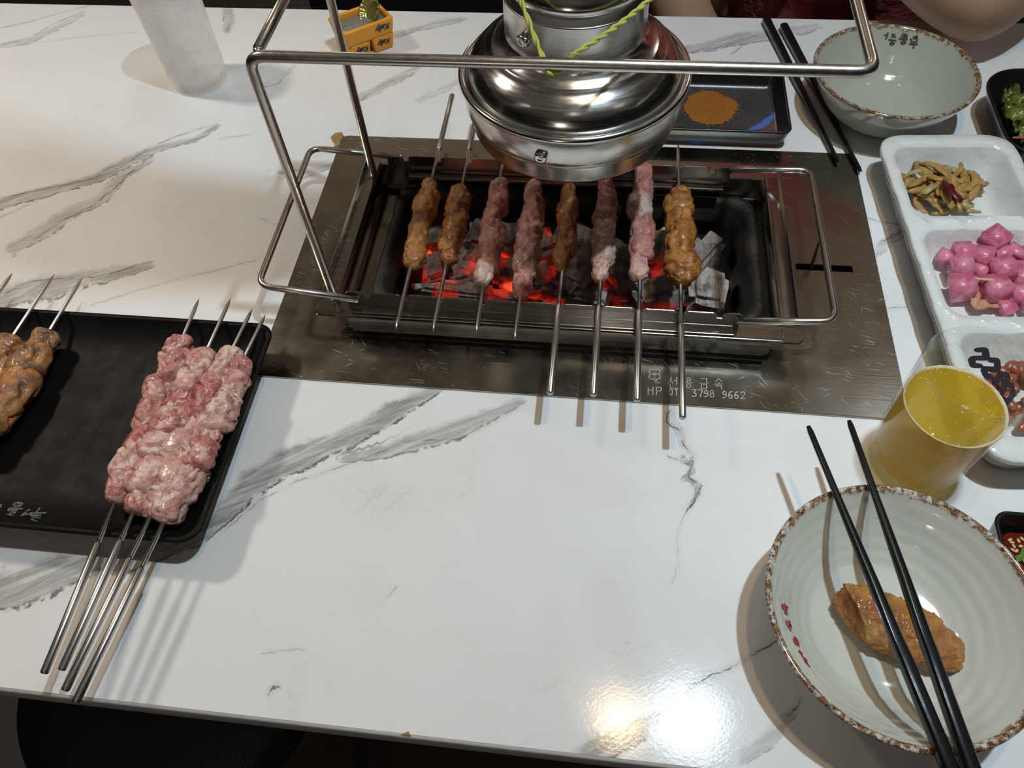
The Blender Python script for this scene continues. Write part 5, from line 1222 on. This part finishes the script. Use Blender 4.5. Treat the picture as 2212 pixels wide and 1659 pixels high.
# ------------------------------------------------------------------ person across the table
def skinned(name, pts, eds, mat, parent, sub=2, rootv=0):
    me = bpy.data.meshes.new(name); base = root_of(parent)
    me.from_pydata([tuple(Vector(p[:3]) - base) for p in pts], eds, [])
    o = bpy.data.objects.new(name, me); COL.objects.link(o); o.parent = parent
    m = o.modifiers.new('skin', 'SKIN'); m.use_smooth_shade = True
    sv = me.skin_vertices[0].data
    for v, p in zip(sv, pts): v.radius = (p[3], p[4] if len(p) > 4 else p[3]); v.use_root = False
    sv[rootv].use_root = True
    o.modifiers.new('sub', 'SUBSURF').levels = sub; o.modifiers['sub'].render_levels = sub
    me.materials.append(mat); return o
per = empty('person', (0.30, 0.60, FZ), 'person in a dark red shirt leaning a bare elbow on the far table edge', 'person')
elb = (0.368, 0.292, 0.043)
body = [(0.30, 0.60, -0.21, 0.14, 0.11), (0.30, 0.58, -0.05, 0.125, 0.10), (0.30, 0.54, 0.12, 0.135, 0.10), (0.295, 0.50, 0.27, 0.12, 0.085), (0.29, 0.475, 0.36, 0.052, 0.052), (0.285, 0.455, 0.42, 0.048, 0.05),
        (0.42, 0.475, 0.29, 0.062, 0.058), (0.465, 0.445, 0.25, 0.052), (0.428, 0.372, 0.145, 0.046), elb + (0.041,), (0.335, 0.335, 0.062, 0.044), (0.275, 0.405, 0.085, 0.034), (0.252, 0.430, 0.095, 0.024, 0.028), (0.228, 0.440, 0.103, 0.032, 0.017), (0.202, 0.446, 0.110, 0.032, 0.014),
        (0.165, 0.50, 0.29, 0.062, 0.058), (0.125, 0.49, 0.25, 0.052), (0.085, 0.49, 0.13, 0.044), (0.065, 0.475, 0.02, 0.040), (0.105, 0.43, -0.055, 0.036), (0.165, 0.405, -0.095, 0.028), (0.195, 0.395, -0.107, 0.022, 0.030), (0.222, 0.388, -0.115, 0.016, 0.032),
        (0.40, 0.56, -0.225, 0.09), (0.41, 0.36, -0.215, 0.075), (0.41, 0.20, -0.225, 0.062), (0.41, 0.22, -0.45, 0.052), (0.41, 0.23, -0.66, 0.036), (0.41, 0.13, -0.71, 0.03),
        (0.20, 0.56, -0.225, 0.09), (0.19, 0.36, -0.215, 0.075), (0.19, 0.20, -0.225, 0.062), (0.19, 0.22, -0.45, 0.052), (0.19, 0.23, -0.66, 0.036), (0.19, 0.13, -0.71, 0.03)]
eds = [(0, 1), (1, 2), (2, 3), (3, 4), (4, 5), (3, 6), (6, 7), (7, 8), (8, 9), (9, 10), (10, 11), (11, 12), (12, 13), (13, 14), (3, 15), (15, 16), (16, 17), (17, 18), (18, 19), (19, 20), (20, 21), (21, 22), (0, 23), (23, 24), (24, 25), (25, 26), (26, 27), (27, 28), (0, 29), (29, 30), (30, 31), (31, 32), (32, 33), (33, 34)]
skinned('body', body, eds, MAT['skin'], per)
# fingers
def fingers(base, d, side, name, palm=0.0):
    base, d, side = Vector(base), Vector(d).normalized(), Vector(side).normalized(); nrm = d.cross(side)
    for k, (off, ln) in enumerate(((-0.026, 0.068), (-0.009, 0.078), (0.009, 0.074), (0.025, 0.058))):
        p0 = base + side * off - d * 0.012; P = [p0, p0 + d * ln * 0.35, p0 + d * ln * 0.70 + nrm * 0.010, p0 + d * ln * 0.92 + nrm * 0.026]
        skinned('finger', [tuple(q) + (0.0088 - 0.0011 * i,) for i, q in enumerate(P)], [(0, 1), (1, 2), (2, 3)], MAT['skin'], per, 1)
    p0 = base - side * 0.026 - d * 0.045; P = [p0, p0 - side * 0.022 + d * 0.022, p0 - side * 0.030 + d * 0.048 + nrm * 0.008]
    skinned('thumb', [tuple(q) + (0.0115 - 0.0015 * i,) for i, q in enumerate(P)], [(0, 1), (1, 2)], MAT['skin'], per, 1)
fingers((0.186, 0.448, 0.113), (-1, 0.12, -0.1), (0.12, 1, 0.1), 'left')
fingers((0.236, 0.384, -0.118), (1, -0.25, -0.25), (0.25, 1, 0), 'right')
# head
hd = Vector((0.285, 0.435, 0.53))
V = []; F = []; nA, nB = 48, 36
for i in range(nB + 1):
    th = PI * i / nB
    for j in range(nA):
        a = 2 * PI * j / nA; x, y, z = math.sin(th) * math.cos(a), math.sin(th) * math.sin(a), math.cos(th)
        jaw = 1 - 0.22 * max(0, -z) ** 1.2
        q = Vector((x * 0.074 * jaw, y * 0.094 * (1 - 0.10 * max(0, -z)), z * 0.115))
        f = max(0, -y)
        q.y -= 0.026 * math.exp(-((x / 0.14) ** 2 + ((z + 0.16) / 0.17) ** 2)) * (f > 0)              # nose
        q.y += 0.010 * (math.exp(-(((abs(x) - 0.40) / 0.17) ** 2 + ((z - 0.06) / 0.10) ** 2))) * (f > 0)  # eye sockets
        q.y -= 0.007 * math.exp(-((x / 0.30) ** 2 + ((z + 0.52) / 0.09) ** 2)) * (f > 0)              # lips
        q.y -= 0.008 * math.exp(-((x / 0.30) ** 2 + ((z + 0.86) / 0.12) ** 2)) * (f > 0)              # chin
        V.append(hd + q)
for i in range(nB):
    for j in range(nA): F.append((i * nA + j, (i + 1) * nA + j, (i + 1) * nA + (j + 1) % nA, i * nA + (j + 1) % nA))
head = obj('head', V, F, MAT['skin'], per)
for s in (-1, 1):
    obj('ear', *lump(hd + Vector((s * 0.074, 0.008, 0.022)), hd + Vector((s * 0.078, 0.012, -0.034)), 0.006, 0.018, 2, 14, 12, 0.1, 0.1), MAT['skin'], head)
    obj('eye', *lump(hd + Vector((s * 0.030 - 0.012, -0.081, 0.007)), hd + Vector((s * 0.030 + 0.012, -0.081, 0.007)), 0.006, 0.007, 2, 12, 10, 0, 0, 2), MAT['eye'], head)
    obj('iris', *lump(hd + Vector((s * 0.030 - 0.005, -0.0858, 0.007)), hd + Vector((s * 0.030 + 0.005, -0.0858, 0.007)), 0.0025, 0.005, 2, 12, 8, 0, 0, 2), MAT['hair'], head)
Vh = []; Fh = []; idx = {}
for i in range(nB + 1):
    for j in range(nA):
        v = V[i * nA + j] - hd; k_ = 1.10 + 0.04 * fbm(v * 30); Vh.append(hd + Vector((v.x * k_, v.y * k_ + 0.004, v.z * k_ + 0.004)))
for f in F:
    c_ = sum((V[i] - hd for i in f), Vector()) / 4
    if c_.z > 0.045 + 0.9 * max(0, -c_.y - 0.045) or (c_.y > 0.010 and c_.z > -0.075): Fh.append(f)
obj('hair', Vh, Fh, MAT['hair'], per)
# shirt, trousers
sh = [(0.30, 0.60, -0.20, 0.160, 0.130), (0.30, 0.58, -0.05, 0.150, 0.120), (0.30, 0.54, 0.12, 0.158, 0.120), (0.295, 0.502, 0.27, 0.142, 0.102), (0.29, 0.478, 0.345, 0.066, 0.064),
      (0.42, 0.478, 0.29, 0.076, 0.070), (0.467, 0.447, 0.25, 0.066), (0.440, 0.400, 0.185, 0.060), (0.420, 0.360, 0.130, 0.058), (0.165, 0.503, 0.29, 0.076, 0.070), (0.123, 0.491, 0.25, 0.066), (0.095, 0.490, 0.155, 0.062)]
skinned('shirt', sh, [(0, 1), (1, 2), (2, 3), (3, 4), (3, 5), (5, 6), (6, 7), (7, 8), (3, 9), (9, 10), (10, 11)], MAT['shirt'], per)
tr_ = [(0.30, 0.60, -0.215, 0.150, 0.115)] + [(b[0], b[1], b[2], b[3] + 0.012) for b in body[23:28]] + [(b[0], b[1], b[2], b[3] + 0.012) for b in body[29:34]]
skinned('trousers', tr_, [(0, 1), (1, 2), (2, 3), (3, 4), (4, 5), (0, 6), (6, 7), (7, 8), (8, 9), (9, 10)], MAT['trousers'], per)
bn = empty('bench', (0.30, 0.66, FZ), 'black bench behind the table under the seated person', 'bench')
obj('bench_seat', *box(-0.55, 0.75, 0.47, 0.86, -0.43, -0.375, 0.015, 3), MAT['leather'], bn)
obj('bench_back', *box(-0.55, 0.75, 0.87, 0.93, -0.42, 0.10, 0.015, 3), MAT['leather'], bn)
obj('bench_base', *box(-0.52, 0.72, 0.52, 0.84, FZ + 0.001, -0.432, 0.004), MAT['black_metal'], bn, False)

# ------------------------------------------------------------------ lamps
def pendant(pos, label):
    x, y, z = pos; rt = empty('spotlight', (x, y, CEIL_Z), label, 'lamp')
    obj('lamp_can', *lathe([(0.024, z - 0.004), (0.030, z - 0.004), (0.031, z), (0.031, z + 0.10), (0.026, z + 0.108), (0.006, z + 0.110), (0.0, z + 0.110)], 40, (x, y, 0)), MAT['black_metal'], rt)
    obj('lens', *lathe([(0.0, z + 0.002), (0.030, z + 0.002)], 40, (x, y, 0)), MAT['lamp_lens'], rt)
    obj('stem', *tube([(x, y, z + 0.108), (x, y, CEIL_Z - 0.001)], 0.006, 10), MAT['black_metal'], rt)
pendant(COOL_POS, 'black hanging spotlight with a cool white lamp above the table')
pendant(LEFT_FILL_POS, 'added black hanging spotlight brightening the left end of the table')
pendant(WARM_POS, 'black hanging spotlight with a warm lamp above the table')
for i, (x, y, k) in enumerate(DOWN):
    rt = empty('downlight', (x, y, CEIL_Z), 'unseen round ceiling downlight for ambient fill', 'lamp', 'ceiling downlights')
    obj('bezel', *lathe([(0.044, CEIL_Z - 0.001), (0.060, CEIL_Z - 0.002), (0.062, CEIL_Z - 0.010), (0.044, CEIL_Z - 0.022)], 40, (x, y, 0)), MAT['black_metal'], rt)
    obj('lens', *lathe([(0.0, CEIL_Z - 0.018), (0.043, CEIL_Z - 0.018)], 40, (x, y, 0)), MAT['lamp_lens'], rt)
for i, (x, y, z, p) in enumerate(FILL_GLOBES):
    rt = empty('fill_globe', (x, y, CEIL_Z), ['added low globe lamp lighting the near table edge', 'added globe lamp behind the person, brightening the ceiling', 'added globe lamp at the back left, brightening the ceiling', 'added globe lamp at the back middle, brightening the ceiling'][i], 'lamp', 'added fill globe lamps')
    obj('globe_cap', *lathe([(0.0, z + 0.13), (0.03, z + 0.13), (0.036, z + 0.09), (0.034, z + 0.085), (0.0, z + 0.12)], 32, (x, y, 0)), MAT['black_metal'], rt)
    obj('stem', *tube([(x, y, z + 0.13), (x, y, CEIL_Z - 0.001)], 0.005, 10), MAT['black_metal'], rt)
    obj('globe', *lathe([(0.032, z + 0.085), (0.062, z + 0.066), (0.088, z + 0.02), (0.090, z), (0.082, z - 0.036), (0.05, z - 0.075), (0.0, z - 0.09)], 40, (x, y, 0)), MAT['globe_glass'], rt)
